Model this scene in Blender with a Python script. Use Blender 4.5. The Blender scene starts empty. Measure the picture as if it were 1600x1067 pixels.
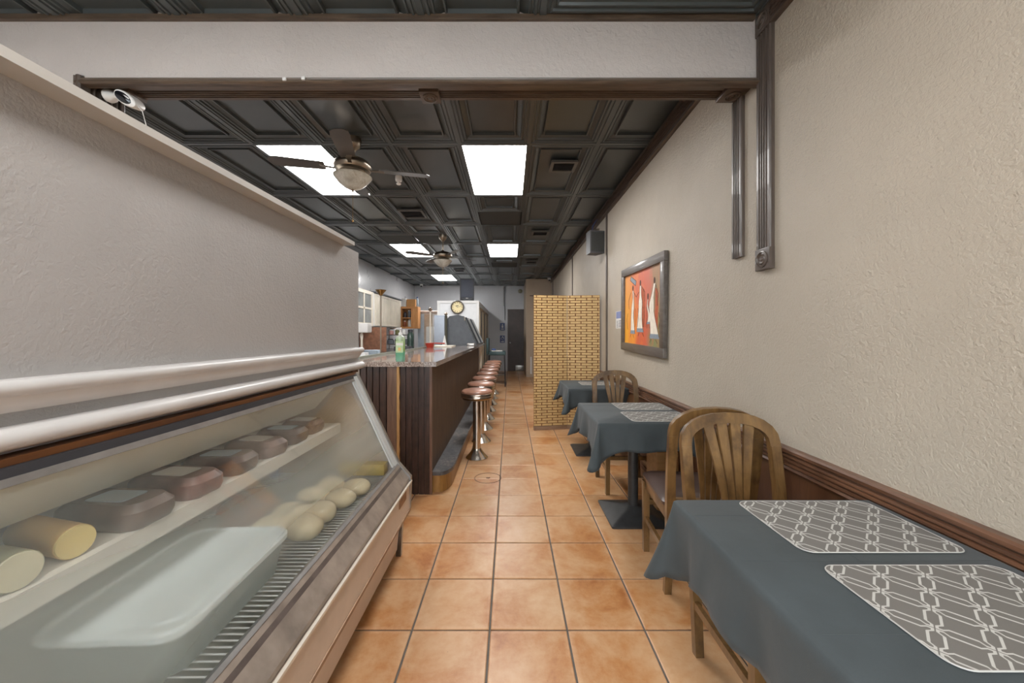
import bpy, bmesh, math, random
from mathutils import Vector, Matrix, Euler
random.seed(7)
PI = math.pi
C = bpy.context.scene.collection
scn = bpy.context.scene

# ------------------------------------------------------------------ camera, world, exposure
F_PX, VPX, VPY, CAM_H = 582.0, 797.0, 521.0, 1.33
cam = bpy.data.cameras.new('camera'); cam_o = bpy.data.objects.new('camera', cam); C.objects.link(cam_o)
cam.sensor_width = 36.0; cam.lens = F_PX * 36.0 / 1600.0
cam.shift_x = (800 - VPX) / 1600.0
cam.shift_y = -(533.5 - VPY) / 1600.0
cam.clip_start = 0.02; cam.clip_end = 60
cam_o.location = (0, 0, CAM_H); cam_o.rotation_euler = (PI / 2, 0, 0)
scn.camera = cam_o

world = bpy.data.worlds.new('world'); scn.world = world; world.use_nodes = True
bg = world.node_tree.nodes['Background']
bg.inputs[0].default_value = (0.88, 0.93, 1.0, 1); bg.inputs[1].default_value = 6.0

scn.view_settings.view_transform = 'Standard'; scn.view_settings.look = 'None'
scn.view_settings.exposure = 0.62; scn.view_settings.gamma = 1.0
scn.view_settings.use_curve_mapping = False
scn.cycles.use_denoising = True
scn.cycles.max_bounces = 8; scn.cycles.diffuse_bounces = 5; scn.cycles.transparent_max_bounces = 12
scn.cycles.sample_clamp_indirect = 6.0
LAMP_BACK, FILL_FRONT = 17.0, 9.5      # radiance of the troffer diffusers; the front ones are added out of view

# ------------------------------------------------------------------ material helpers
def lin(c):
    c = c / 255.0
    return c / 12.92 if c <= 0.04045 else ((c + 0.055) / 1.055) ** 2.4
def rgb(r, g, b): return (lin(r), lin(g), lin(b), 1.0)

class NT:
    """small node-graph writer"""
    def __init__(s, name):
        s.m = bpy.data.materials.new(name); s.m.use_nodes = True
        s.t = s.m.node_tree; s.t.nodes.clear()
        s.out = s.t.nodes.new('ShaderNodeOutputMaterial')
    def n(s, typ, **kw):
        nd = s.t.nodes.new(typ)
        for k, v in kw.items(): setattr(nd, k, v)
        return nd
    def link(s, a, b): s.t.links.new(a, b)
    def put(s, v, sock):
        if hasattr(v, 'is_linked') or isinstance(v, bpy.types.NodeSocket): s.link(v, sock)
        else: sock.default_value = v
    def math(s, op, a, b=0.0, clamp=False):
        nd = s.n('ShaderNodeMath', operation=op, use_clamp=clamp)
        s.put(a, nd.inputs[0]); s.put(b, nd.inputs[1]); return nd.outputs[0]
    def coords(s, scale=(1, 1, 1), loc=(0, 0, 0), rot=(0, 0, 0), kind='Object'):
        tc = s.n('ShaderNodeTexCoord'); mp = s.n('ShaderNodeMapping')
        mp.inputs['Scale'].default_value = scale; mp.inputs['Location'].default_value = loc; mp.inputs['Rotation'].default_value = rot
        s.link(tc.outputs[kind], mp.inputs[0]); return mp.outputs[0]
    def world_pos(s):
        return s.n('ShaderNodeNewGeometry').outputs['Position']
    def noise(s, vec, scale, detail=4, rough=0.55, dist=0.0):
        nd = s.n('ShaderNodeTexNoise'); s.link(vec, nd.inputs['Vector'])
        nd.inputs['Scale'].default_value = scale; nd.inputs['Detail'].default_value = detail
        nd.inputs['Roughness'].default_value = rough; nd.inputs['Distortion'].default_value = dist
        return nd.outputs['Fac']
    def ramp(s, fac, stops):
        nd = s.n('ShaderNodeValToRGB'); s.link(fac, nd.inputs[0]); e = nd.color_ramp.elements
        while len(e) > len(stops): e.remove(e[-1])
        while len(e) < len(stops): e.new(0.5)
        for i, (p, c) in enumerate(stops): e[i].position = p; e[i].color = c
        return nd.outputs[0]
    def mix(s, fac, a, b, blend='MIX'):
        nd = s.n('ShaderNodeMix', data_type='RGBA', blend_type=blend)
        s.put(fac, nd.inputs[0]); s.put(a, nd.inputs[6]); s.put(b, nd.inputs[7]); return nd.outputs[2]
    def bump(s, h, strength=0.3, dist=0.002, normal=None):
        nd = s.n('ShaderNodeBump'); nd.inputs['Strength'].default_value = strength; nd.inputs['Distance'].default_value = dist
        s.link(h, nd.inputs['Height'])
        if normal is not None: s.link(normal, nd.inputs['Normal'])
        return nd.outputs[0]
    def bsdf(s, color, rough=0.5, metal=0.0, normal=None, spec=None, coat=0.0, sheen=0.0, trans=0.0, alpha=None):
        p = s.n('ShaderNodeBsdfPrincipled')
        s.put(color, p.inputs['Base Color']); s.put(rough, p.inputs['Roughness']); s.put(metal, p.inputs['Metallic'])
        if normal is not None: s.link(normal, p.inputs['Normal'])
        if spec is not None: p.inputs['Specular IOR Level'].default_value = spec
        if coat: p.inputs['Coat Weight'].default_value = coat
        if sheen: p.inputs['Sheen Weight'].default_value = sheen
        if trans: p.inputs['Transmission Weight'].default_value = trans
        s.link(p.outputs[0], s.out.inputs[0]); return p

def plain(name, c, rough=0.5, metal=0.0, var=0.12, scale=8, bump=0.0, bscale=60, coat=0.0, spec=None):
    t = NT(name); v = t.world_pos() if var else None
    col = c
    if var:
        f = t.noise(v, scale, 5)
        lo = tuple(max(0, x * (1 - var)) for x in c[:3]) + (1,); hi = tuple(min(1, x * (1 + var)) for x in c[:3]) + (1,)
        col = t.ramp(f, [(0.3, lo), (0.7, hi)])
    nrm = None
    if bump:
        nrm = t.bump(t.noise(t.world_pos(), bscale, 4), bump, 0.002)
    t.bsdf(col, rough, metal, nrm, coat=coat, spec=spec); return t.m

def wood(name, c1, c2, axis='Z', rough=0.42, scale=14, coat=0.15, dark=None):
    """grain runs along the given local axis"""
    t = NT(name)
    sc = {'X': (0.12, 1, 1), 'Y': (1, 0.12, 1), 'Z': (1, 1, 0.12)}[axis]
    v = t.coords(sc)
    f = t.noise(v, scale * 2.2, 6, 0.62, 0.6)
    col = t.ramp(f, [(0.28, c1), (0.72, c2)])
    if dark is not None:
        g = t.noise(t.coords((1, 1, 1)), 7, 5, 0.6)
        col = t.mix(t.ramp(g, [(0.5, (0, 0, 0, 1)), (0.68, (0.8, 0.8, 0.8, 1))]), col, dark)
    t.bsdf(col, rough, 0, t.bump(f, 0.18, 0.001), coat=coat); return t.m

def plaster(name, c, rough=0.45, strength=0.5, sc=55, spec=0.5, stain=True):
    t = NT(name); v = t.world_pos()
    big = t.noise(v, 0.9, 4, 0.6)
    lo = tuple(x * 0.88 for x in c[:3]) + (1,); hi = tuple(min(1, x * 1.06) for x in c[:3]) + (1,)
    col = t.ramp(big, [(0.3, lo), (0.7, hi)])
    if stain:
        s2 = t.noise(v, 14, 6, 0.7)
        col = t.mix(t.ramp(s2, [(0.66, (0, 0, 0, 1)), (0.8, (0.25, 0.25, 0.25, 1))]), col, tuple(x * 0.75 for x in c[:3]) + (1,))
    b1 = t.noise(v, sc, 5, 0.6, 0.4); b2 = t.noise(v, sc * 0.22, 4, 0.6, 0.8)
    h = t.math('ADD', t.math('MULTIPLY', b1, 0.9), t.math('MULTIPLY', b2, 0.5))
    rv = t.math('ADD', t.math('MULTIPLY', t.math('SUBTRACT', t.noise(v, 1.6, 5, 0.65), 0.5), -0.7), rough)
    t.bsdf(col, rv, 0, t.bump(h, strength, 0.012), spec=spec); return t.m

# ------------------------------------------------------------------ geometry helpers
def BM(): return bmesh.new()
def box(bm, x0, x1, y0, y1, z0, z1, bev=0.0, mat=None):
    r = bmesh.ops.create_cube(bm, size=1.0)
    vs = r['verts']
    for v in vs:
        v.co = Vector(((x0 + x1) / 2 + v.co.x * (x1 - x0), (y0 + y1) / 2 + v.co.y * (y1 - y0), (z0 + z1) / 2 + v.co.z * (z1 - z0)))
    if bev:
        es = list({e for v in vs for e in v.link_edges})
        r2 = bmesh.ops.bevel(bm, geom=es, offset=bev, segments=2, affect='EDGES', profile=0.6)
        vs = list({v for f in r2['faces'] for v in f.verts} | {v for v in vs if v.is_valid})
    if mat is not None: bmesh.ops.transform(bm, matrix=mat, verts=vs)
    return vs
def lathe(bm, prof, seg=24, loc=(0, 0, 0), mat=None, cap=True):
    """prof: (radius, z) from bottom to top"""
    rings = []
    L = Vector(loc)
    for r, z in prof:
        if r < 1e-5: rings.append([bm.verts.new(Vector((0, 0, z)))])
        else: rings.append([bm.verts.new(Vector((r * math.cos(2 * PI * i / seg), r * math.sin(2 * PI * i / seg), z))) for i in range(seg)])
    for a, b in zip(rings, rings[1:]):
        for i in range(seg):
            j = (i + 1) % seg
            if len(a) == 1 and len(b) == 1: continue
            if len(a) == 1: bm.faces.new((a[0], b[j], b[i]))
            elif len(b) == 1: bm.faces.new((a[i], a[j], b[0]))
            else: bm.faces.new((a[i], a[j], b[j], b[i]))
    if cap:
        if len(rings[0]) > 1: bm.faces.new(list(reversed(rings[0])))
        if len(rings[-1]) > 1: bm.faces.new(rings[-1])
    vs = [v for r in rings for v in r]
    for v in vs:
        if mat is not None: v.co = mat @ v.co
        v.co += L
    return vs
def tube(bm, pts, r, seg=8, cap=True):
    pts = [Vector(p) for p in pts]; rr = r if isinstance(r, (list, tuple)) else [r] * len(pts)
    rings = []; ref = None
    for i, p in enumerate(pts):
        t = (pts[min(i + 1, len(pts) - 1)] - pts[max(i - 1, 0)]).normalized()
        if ref is None: ref = Vector((0, 0, 1)) if abs(t.z) < 0.9 else Vector((1, 0, 0))
        a = t.cross(ref).normalized(); b = a.cross(t).normalized(); ref = b
        rings.append([bm.verts.new(p + (a * math.cos(2 * PI * k / seg) + b * math.sin(2 * PI * k / seg)) * rr[i]) for k in range(seg)])
    for a, b in zip(rings, rings[1:]):
        for k in range(seg): bm.faces.new((a[k], a[(k + 1) % seg], b[(k + 1) % seg], b[k]))
    if cap: bm.faces.new(list(reversed(rings[0]))); bm.faces.new(rings[-1])
def ribbon(bm, pts, w, nrm, t):
    """rectangular bar swept along pts; nrm = the direction its thickness t faces"""
    pts = [Vector(p) for p in pts]; n0 = Vector(nrm).normalized()
    ww = w if isinstance(w, (list, tuple)) else [w] * len(pts)
    rings = []
    for i, p in enumerate(pts):
        if 0 < i < len(pts) - 1:
            d1 = (p - pts[i - 1]).normalized(); d2 = (pts[i + 1] - p).normalized(); tg = (d1 + d2).normalized()
            k = 1.0 / max(0.5, tg.dot(d1))
        else:
            tg = (pts[min(i + 1, len(pts) - 1)] - pts[max(i - 1, 0)]).normalized(); k = 1.0
        sd = tg.cross(n0).normalized(); nn = sd.cross(tg).normalized()
        h = ww[i] / 2 * k
        rings.append([bm.verts.new(p + sd * a * h + nn * b * t / 2) for a, b in ((-1, -1), (1, -1), (1, 1), (-1, 1))])
    for a, b in zip(rings, rings[1:]):
        for k in range(4): bm.faces.new((a[k], a[(k + 1) % 4], b[(k + 1) % 4], b[k]))
    bm.faces.new(list(reversed(rings[0]))); bm.faces.new(rings[-1])
def extrude(bm, prof, o, u, v, d, closed=True):
    """profile points (a,b) -> o + a*u + b*v, extruded by vector d"""
    o, u, v, d = Vector(o), Vector(u), Vector(v), Vector(d)
    A = [bm.verts.new(o + u * a + v * b) for a, b in prof]; B = [bm.verts.new(x.co + d) for x in A]
    n = len(prof)
    for i in range(n): bm.faces.new((A[i], A[(i + 1) % n], B[(i + 1) % n], B[i]))
    if closed: bm.faces.new(list(reversed(A))); bm.faces.new(B)
def bevel_all(bm, off=0.003, seg=1, ang=0.6):
    es = [e for e in bm.edges if len(e.link_faces) == 2 and e.calc_face_angle(0) > ang]
    bmesh.ops.bevel(bm, geom=es, offset=off, segments=seg, affect='EDGES', clamp_overlap=True)
def mesh_of(bm, name, mat, smooth=True, ang=0.6):
    bmesh.ops.recalc_face_normals(bm, faces=bm.faces[:])
    for f in bm.faces: f.smooth = smooth
    if smooth:
        for e in bm.edges:
            if len(e.link_faces) == 2 and e.calc_face_angle(0) > ang: e.smooth = False
    me = bpy.data.meshes.new(name); bm.to_mesh(me); bm.free(); me.materials.append(mat); return me
def tag(o, label=None, cat=None, group=None, kind=None):
    if label: o['label'] = label
    if cat: o['category'] = cat
    if group: o['group'] = group
    if kind: o['kind'] = kind
    return o
def obj(name, bm, mat, parent=None, label=None, cat=None, group=None, kind=None, smooth=True, loc=None, ang=0.6):
    me = bm if isinstance(bm, bpy.types.Mesh) else mesh_of(bm, name, mat, smooth, ang)
    o = bpy.data.objects.new(name, me); C.objects.link(o)
    if parent is not None: o.parent = parent
    if loc is not None: o.location = loc
    return tag(o, label, cat, group, kind)
def thing(name, label, cat, loc=(0, 0, 0), rz=0.0, group=None):
    o = bpy.data.objects.new(name, None); C.objects.link(o)
    o.location = loc; o.rotation_euler = (0, 0, rz); o.empty_display_size = 0.1
    return tag(o, label, cat, group)
def struct(name, bm, mat, parent=None, label=None, smooth=False):
    return obj(name, bm, mat, parent, label, kind='structure' if parent is None else None, smooth=smooth)
def dup(root, loc, rz=None, label=None):
    r = root.copy(); C.objects.link(r); r.location = loc
    if rz is not None: r.rotation_euler = (0, 0, rz)
    if label: r['label'] = label
    def rec(src, dst):
        for ch in [c for c in bpy.data.objects if c.parent == src]:
            k = ch.copy(); C.objects.link(k); k.parent = dst; rec(ch, k)
    rec(root, r); return r

# ------------------------------------------------------------------ materials
M = {}
M['wall_r'] = plaster('cream_plaster', rgb(176, 166, 151), 0.46, 0.55, 85)
M['wall_w'] = plaster('white_plaster', rgb(188, 181, 177), 0.5, 0.5, 40)
M['wall_l'] = plaster('pale_grey_wall', rgb(190, 191, 194), 0.35, 0.12, 30, stain=False)
M['wall_b'] = plaster('back_wall_paint', rgb(190, 192, 196), 0.5, 0.1, 30, stain=False)
M['beige'] = plaster('beige_paint', rgb(178, 160, 140), 0.6, 0.1, 30)
M['partition'] = plaster('partition_board', rgb(166, 163, 161), 0.5, 0.3, 90)
M['capwhite'] = plain('cap_paint', rgb(186, 183, 178), 0.45, var=0.05, bump=0.1)
M['capunder'] = plain('moulding_paint', rgb(200, 198, 197), 0.3, var=0.05, bump=0.06, bscale=30)
M['trim'] = wood('dark_stained_trim', rgb(50, 40, 34), rgb(88, 74, 65), 'Y', 0.42, 16, 0.12)
M['trimz'] = wood('dark_stained_upright', rgb(56, 47, 42), rgb(98, 86, 78), 'Z', 0.42, 16, 0.12)
M['trimx'] = wood('dark_stained_beam', rgb(58, 46, 37), rgb(100, 84, 70), 'X', 0.42, 16, 0.1)
M['rail'] = wood('chair_rail_wood', rgb(66, 42, 29), rgb(118, 82, 60), 'Y', 0.38, 14, 0.2)
M['wains'] = wood('wainscot_wood', rgb(70, 42, 27), rgb(100, 66, 43), 'Z', 0.45, 10, 0.2)
M['ctile'] = plain('black_ceiling_panel', rgb(71, 76, 77), 0.28, var=0.12, scale=3, bump=0.05, bscale=20)
M['ctileflat'] = plain('flat_black_panel', rgb(50, 52, 50), 0.7, var=0.1, scale=6, bump=0.5, bscale=90)
M['slab'] = plain('ceiling_backing', rgb(40, 40, 40), 0.9, var=0)
M['grout'] = plain('dark_grout', rgb(98, 92, 86), 0.9, var=0.15, scale=30)
M['lamp_f'] = plain('troffer_metal', rgb(150, 150, 150), 0.5, var=0)
M['chrome'] = plain('chrome', rgb(206, 200, 192), 0.24, 1.0, var=0.08, scale=20)
M['steel'] = plain('brushed_steel', rgb(150, 146, 142), 0.3, 1.0, var=0.15, scale=20)
M['brassy'] = plain('aged_brass', rgb(150, 120, 76), 0.3, 1.0, var=0.15, scale=20)
M['nickel'] = plain('brushed_nickel', rgb(150, 138, 124), 0.3, 1.0, var=0.1)
M['alu'] = plain('aluminium_strip', rgb(158, 156, 154), 0.35, 0.8, var=0.12, scale=20)
M['blackp'] = plain('black_plastic', rgb(48, 49, 54), 0.5, var=0.1, scale=40)
M['blackm'] = plain('black_cast_iron', rgb(46, 47, 48), 0.45, var=0.25, scale=20, bump=0.3, bscale=60)
M['greyp'] = plain('grey_panel', rgb(92, 96, 102), 0.5, var=0.12, scale=12)
M['whitep'] = plain('white_plastic', rgb(215, 214, 212), 0.4, var=0.03)
M['cream'] = plain('cream_enamel', rgb(214, 206, 192), 0.35, var=0.08, scale=5)
M['cream_body'] = plain('worn_cream_steel', rgb(206, 190, 174), 0.35, var=0.12, scale=4)
M['orangewood'] = wood('raw_orange_wood', rgb(78, 44, 20), rgb(108, 66, 32), 'Y', 0.5, 12)
M['rawwood'] = wood('raw_split_wood', rgb(150, 112, 66), rgb(196, 156, 104), 'Z', 0.7, 14, 0)
M['barwood'] = wood('dark_bar_boards', rgb(32, 22, 19), rgb(74, 52, 44), 'Z', 0.38, 18, 0.15, dark=rgb(30, 20, 18))
M['barwood2'] = wood('bar_front_boards', rgb(52, 37, 26), rgb(90, 68, 48), 'Z', 0.55, 12, 0.0)
M['riser'] = wood('step_riser_wood', rgb(120, 84, 40), rgb(168, 124, 66), 'Z', 0.4, 14, 0.2)
M['chair'] = wood('varnished_oak', rgb(82, 58, 32), rgb(132, 100, 60), 'Z', 0.34, 12, 0.3, dark=rgb(60, 40, 22))
M['leather'] = plain('brown_vinyl', rgb(76, 60, 54), 0.35, var=0.12, scale=10, bump=0.1, bscale=120)
M['copperseat'] = plain('stool_vinyl', rgb(148, 108, 90), 0.3, var=0.25, scale=22, bump=0.25, bscale=14)
M['teal'] = plain('dark_teal_vinyl', rgb(56, 76, 78), 0.45, var=0.15)
M['sign_blue'] = plain('sign_blue', rgb(58, 78, 128), 0.4, var=0)
M['paper'] = plain('white_paper', rgb(214, 212, 208), 0.8, var=0.03)
M['ink'] = plain('grey_ink', rgb(110, 108, 116), 0.8, var=0)
M['red'] = plain('red_plastic', rgb(176, 56, 40), 0.35, var=0.06)
M['card'] = plain('cardboard', rgb(190, 140, 88), 0.8, var=0.08)
M['doorbrown'] = plain('brown_door_paint', rgb(72, 60, 56), 0.45, var=0.2, scale=5)
M['lightblue'] = plain('pale_blue_white', rgb(170, 184, 196), 0.5, var=0.08)

# granite worktop
t = NT('speckled_granite'); v = t.world_pos()
vo = t.n('ShaderNodeTexVoronoi'); t.link(v, vo.inputs['Vector']); vo.inputs['Scale'].default_value = 130
f = t.noise(v, 90, 5, 0.7)
c = t.ramp(f, [(0.32, rgb(96, 78, 72)), (0.5, rgb(150, 136, 128)), (0.68, rgb(196, 186, 178))])
hs = t.n('ShaderNodeRGBToBW'); t.link(vo.outputs['Color'], hs.inputs[0]); c = t.mix(0.6, c, hs.outputs[0], 'SOFT_LIGHT')
t.bsdf(c, 0.08, 0, coat=0.4); M['granite'] = t.m
# step top
t = NT('worn_black_step'); v = t.world_pos()
f = t.noise(v, 30, 8, 0.75); g = t.noise(v, 3, 4)
c = t.ramp(t.math('MULTIPLY', f, t.math('ADD', g, 0.5)), [(0.35, rgb(50, 51, 54)), (0.55, rgb(84, 83, 84)), (0.72, rgb(128, 118, 108))])
t.bsdf(c, 0.4, 0, t.bump(f, 0.3, 0.001)); M['steptop'] = t.m
# floor tile: terracotta, mottled, each tile a little different
t = NT('terracotta_tile'); v = t.world_pos()
oi = t.n('ShaderNodeObjectInfo')
n1 = t.noise(v, 3.2, 6, 0.62, 0.5); n2 = t.noise(v, 17, 6, 0.7)
k = t.math('ADD', t.math('MULTIPLY', n1, 0.72), t.math('MULTIPLY', n2, 0.28))
k = t.math('ADD', k, t.math('MULTIPLY', t.math('SUBTRACT', oi.outputs['Random'], 0.5), 0.1))
c = t.ramp(k, [(0.3, rgb(152, 92, 48)), (0.42, rgb(178, 124, 76)), (0.52, rgb(190, 146, 104)), (0.68, rgb(202, 166, 130))])
sp = t.noise(v, 60, 3, 0.5)
c = t.mix(t.ramp(sp, [(0.73, (0, 0, 0, 1)), (0.78, (0.6, 0.6, 0.6, 1))]), c, rgb(96, 66, 48))
# paler worn edge of each tile (object space: tile centre at its origin)
tc = t.n('ShaderNodeTexCoord'); sx = t.n('ShaderNodeSeparateXYZ'); t.link(tc.outputs['Object'], sx.inputs[0])
edge = t.math('MAXIMUM', t.math('ABSOLUTE', sx.outputs[0]), t.math('ABSOLUTE', sx.outputs[1]))
ef = t.ramp(t.math('ADD', t.math('MULTIPLY', edge, 5.0), t.math('MULTIPLY', n2, 0.25)), [(0.86, (0, 0, 0, 1)), (1.0, (0.5, 0.5, 0.5, 1))])
c = t.mix(ef, c, rgb(206, 166, 130))
t.bsdf(c, t.math('ADD', t.math('MULTIPLY', n2, 0.25), 0.22), 0, t.bump(n2, 0.12, 0.001)); M['tile'] = t.m
# tablecloth
t = NT('slate_grey_cloth'); v = t.coords()
wv = t.noise(t.coords((1, 1, 1)), 700, 2, 0.5); big = t.noise(v, 4, 5, 0.6)
c = t.ramp(big, [(0.3, rgb(40, 47, 49)), (0.7, rgb(52, 60, 63))])
c = t.mix(t.math('MULTIPLY', wv, 0.25), c, rgb(74, 80, 84))
t.bsdf(c, 0.75, 0, t.bump(t.math('ADD', t.math('MULTIPLY', t.noise(v, 9, 3), 0.6), t.math('MULTIPLY', wv, 0.06)), 0.35, 0.01), sheen=0.08); M['cloth'] = t.m
# placemat trellis print (object space; square lattice turned 45 degrees, links with a waist at each crossing)
t = NT('trellis_placemat'); tc = t.n('ShaderNodeTexCoord'); sx = t.n('ShaderNodeSeparateXYZ'); t.link(tc.outputs['Object'], sx.inputs[0])
S = 0.0742; R2 = math.sqrt(0.5)
def tri(a):   # distance to the nearest lattice line
    q = t.math('FRACT', t.math('ADD', t.math('DIVIDE', a, S), 100.5))
    return t.math('MULTIPLY', t.math('ABSOLUTE', t.math('SUBTRACT', q, 0.5)), S)
A_ = tri(t.math('MULTIPLY', t.math('ADD', sx.outputs[0], sx.outputs[1]), R2))
B_ = tri(t.math('MULTIPLY', t.math('SUBTRACT', sx.outputs[0], sx.outputs[1]), R2))
da = t.math('MAXIMUM', A_, B_); db = t.math('MINIMUM', A_, B_)
fd = t.math('MINIMUM', t.math('MAXIMUM', t.math('MULTIPLY', t.math('SUBTRACT', da, 0.0075), 0.95), 0.0034), 0.0108)
ln = t.math('LESS_THAN', t.math('ABSOLUTE', t.math('SUBTRACT', db, fd)), 0.0023)
c = t.mix(ln, rgb(106, 103, 99), rgb(184, 183, 178))
c = t.mix(t.math('MULTIPLY', t.noise(t.coords((1, 1, 1)), 400, 2), 0.12), c, rgb(90, 88, 86))
t.bsdf(c, 0.7); M['mat'] = t.m
M['matedge'] = plain('placemat_binding', rgb(176, 174, 170), 0.7, var=0.05)
# woven rush of the folding screen
M['weave'] = plain('tan_woven_rush', rgb(192, 160, 108), 0.6, var=0.14, scale=25, bump=0.3, bscale=150)
M['weaveback'] = plain('brown_rush_backing', rgb(112, 72, 40), 0.8, var=0.1)
M['screenwood'] = wood('screen_foot_wood', rgb(110, 84, 64), rgb(150, 122, 98), 'X', 0.5)
# emitters
def emis(name, c, s):
    t = NT(name); e = t.n('ShaderNodeEmission'); e.inputs[0].default_value = c; e.inputs[1].default_value = s
    t.link(e.outputs[0], t.out.inputs[0]); return t.m
M['lampB'] = emis('lit_diffuser', (1.0, 0.98, 0.96, 1), LAMP_BACK)
M['fillF'] = emis('added_front_diffuser', (1.0, 0.97, 0.93, 1), FILL_FRONT)
# clear window glass
def glassmat(name, tint=(0.95, 0.97, 0.96, 1), fog=0.0, fogcol=rgb(214, 220, 216), gloss=0.09):
    t = NT(name)
    tr = t.n('ShaderNodeBsdfTransparent'); tr.inputs[0].default_value = tint
    gl = t.n('ShaderNodeBsdfGlossy'); gl.inputs['Roughness'].default_value = 0.03
    fr = t.n('ShaderNodeFresnel'); fr.inputs[0].default_value = 1.22
    m1 = t.n('ShaderNodeMixShader'); t.link(t.math('MINIMUM', fr.outputs[0], 0.2), m1.inputs[0]); t.link(tr.outputs[0], m1.inputs[1]); t.link(gl.outputs[0], m1.inputs[2])
    last = m1.outputs[0]
    if fog:
        sx = t.n('ShaderNodeSeparateXYZ'); tc = t.n('ShaderNodeTexCoord'); t.link(tc.outputs['Object'], sx.inputs[0])
        y = sx.outputs[1]; z = sx.outputs[2]
        nz = t.noise(t.coords((1, 1, 1)), 2.4, 1, 0.5)
        # condensation lies in a band above the deck, heavier towards the near end; the low right part is wiped clear
        low = t.math('SUBTRACT', 1.0, t.math('MULTIPLY', t.math('ABSOLUTE', t.math('SUBTRACT', z, 0.74)), 5.5), True)
        near = t.math('MULTIPLY', t.math('SUBTRACT', 1.05, y), 1.4, True)
        k = t.math('ADD', t.math('MULTIPLY', low, 0.6), t.math('MULTIPLY', near, 0.4))
        k = t.math('MULTIPLY', k, t.math('ADD', t.math('MULTIPLY', nz, 0.6), 0.7))
        k = t.math('MINIMUM', t.math('ADD', t.math('MULTIPLY', k, fog), 0.03), 0.44)
        k = t.math('MULTIPLY', k, t.math('SUBTRACT', 1.0, t.n('ShaderNodeNewGeometry').outputs['Backfacing']))
        df = t.n('ShaderNodeBsdfDiffuse'); df.inputs[0].default_value = fogcol
        tl = t.n('ShaderNodeBsdfTranslucent'); tl.inputs[0].default_value = fogcol
        m0 = t.n('ShaderNodeMixShader'); m0.inputs[0].default_value = 0.5; t.link(df.outputs[0], m0.inputs[1]); t.link(tl.outputs[0], m0.inputs[2])
        m2 = t.n('ShaderNodeMixShader'); t.link(k, m2.inputs[0]); t.link(last, m2.inputs[1]); t.link(m0.outputs[0], m2.inputs[2]); last = m2.outputs[0]
    t.link(last, t.out.inputs[0]); return t.m
M['glass'] = glassmat('window_glass')
M['fogglass'] = glassmat('fogged_case_glass', (0.985, 0.985, 0.98, 1), fog=0.85)
M['wrap'] = glassmat('clear_plastic_wrap', (0.97, 0.97, 0.96, 1))

# ------------------------------------------------------------------ THE ROOM
XR, XL, YB, YF = 1.265, -3.39, 13.2, -2.4
ZC, ZCF = 3.0, 2.923           # ceiling of the back room / of the front room
Y0, Y1 = 1.885, 2.085          # the header wall between them
OPX, OPZ = -2.15, 2.645        # opening: left jamb, soffit

# floor: grout bed with every tile laid on it
bm = BM(); box(bm, XL - .15, XR + .15, YF - .15, YB + 1.2, -0.12, -0.006); floor = struct('floor', bm, M['grout'])
TP = 0.3484; GX0, GY0 = -0.093 * 1.33 / 1.35, 1.698 * 1.33 / 1.35 * 0 + 774.0 / (983.7 - 521)
def tile_bm(w, l, bm=None, ox=0, oy=0):
    bm = bm or BM(); g = 0.0045; b = 0.0035
    A = [bm.verts.new((ox + sx * (w / 2 - g), oy + sy * (l / 2 - g), -0.008)) for sx, sy in ((-1, -1), (1, -1), (1, 1), (-1, 1))]
    B = [bm.verts.new((ox + sx * (w / 2 - g), oy + sy * (l / 2 - g), -0.002)) for sx, sy in ((-1, -1), (1, -1), (1, 1), (-1, 1))]
    D = [bm.verts.new((ox + sx * (w / 2 - g - b), oy + sy * (l / 2 - g - b), 0)) for sx, sy in ((-1, -1), (1, -1), (1, 1), (-1, 1))]
    for P, Q in ((A, B), (B, D)):
        for i in range(4): bm.faces.new((P[i], P[(i + 1) % 4], Q[(i + 1) % 4], Q[i]))
    bm.faces.new(D); return bm
me_tile = mesh_of(tile_bm(TP, TP), 'tile', M['tile'], False)
rest = BM(); n_t = 0
ix0 = math.floor((XL - GX0) / TP); ix1 = math.ceil((XR - GX0) / TP)
iy0 = math.floor((YF - GY0) / TP); iy1 = math.ceil((YB - GY0) / TP)
for j in range(iy0, iy1):
    for i in range(ix0, ix1):
        cx = GX0 + (i + .5) * TP; cy = GY0 + (j + .5) * TP
        if -0.95 < cx < XR + .1 and cy > 0.9 and n_t < 260 and cx < XR - 0.02:
            o = obj('tile', me_tile, None, floor, loc=(cx, cy, 0)); n_t += 1
        elif cx > XR: tile_bm(TP, TP, rest, cx, cy)
        else: tile_bm(TP, TP, rest, cx, cy)
o = obj('tile', rest, M['tile'], floor, smooth=False); o['kind'] = 'stuff'
# ring of old sealant where a stool was unscrewed
bm = BM()
for k in range(2):
    r = 0.118 + 0.006 * k
    tube(bm, [(-0.205 + r * math.cos(a * PI / 20), 3.43 + r * math.sin(a * PI / 20), 0.0) for a in range(41)], 0.0016, 5)
tube(bm, [(-0.22, 3.43, 0.0), (-0.2, 3.425, 0.0), (-0.185, 3.435, 0)], 0.006, 5)
obj('stain', bm, plain('dark_residue', rgb(86, 62, 48), 0.8, var=0.1), floor, label='dark ring left by a removed stool')

# walls
bm = BM(); box(bm, XR, XR + .15, YF, YB + 1.2, 0, 3.2); struct('wall_right', bm, M['wall_r'])
bm = BM(); box(bm, XL - .15, XL, YF, YB + .15, 0, 3.2); struct('wall_left', bm, M['wall_l'])
bm = BM()
DX0, DX1, DZ = -0.09, 0.567, 2.19
box(bm, XL, DX0, YB, YB + .15, 0, 3.2); box(bm, DX1, XR, YB, YB + .15, 0, 3.2); box(bm, DX0, DX1, YB, YB + .15, DZ, 3.2)
struct('wall_back', bm, M['wall_b'])
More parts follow.
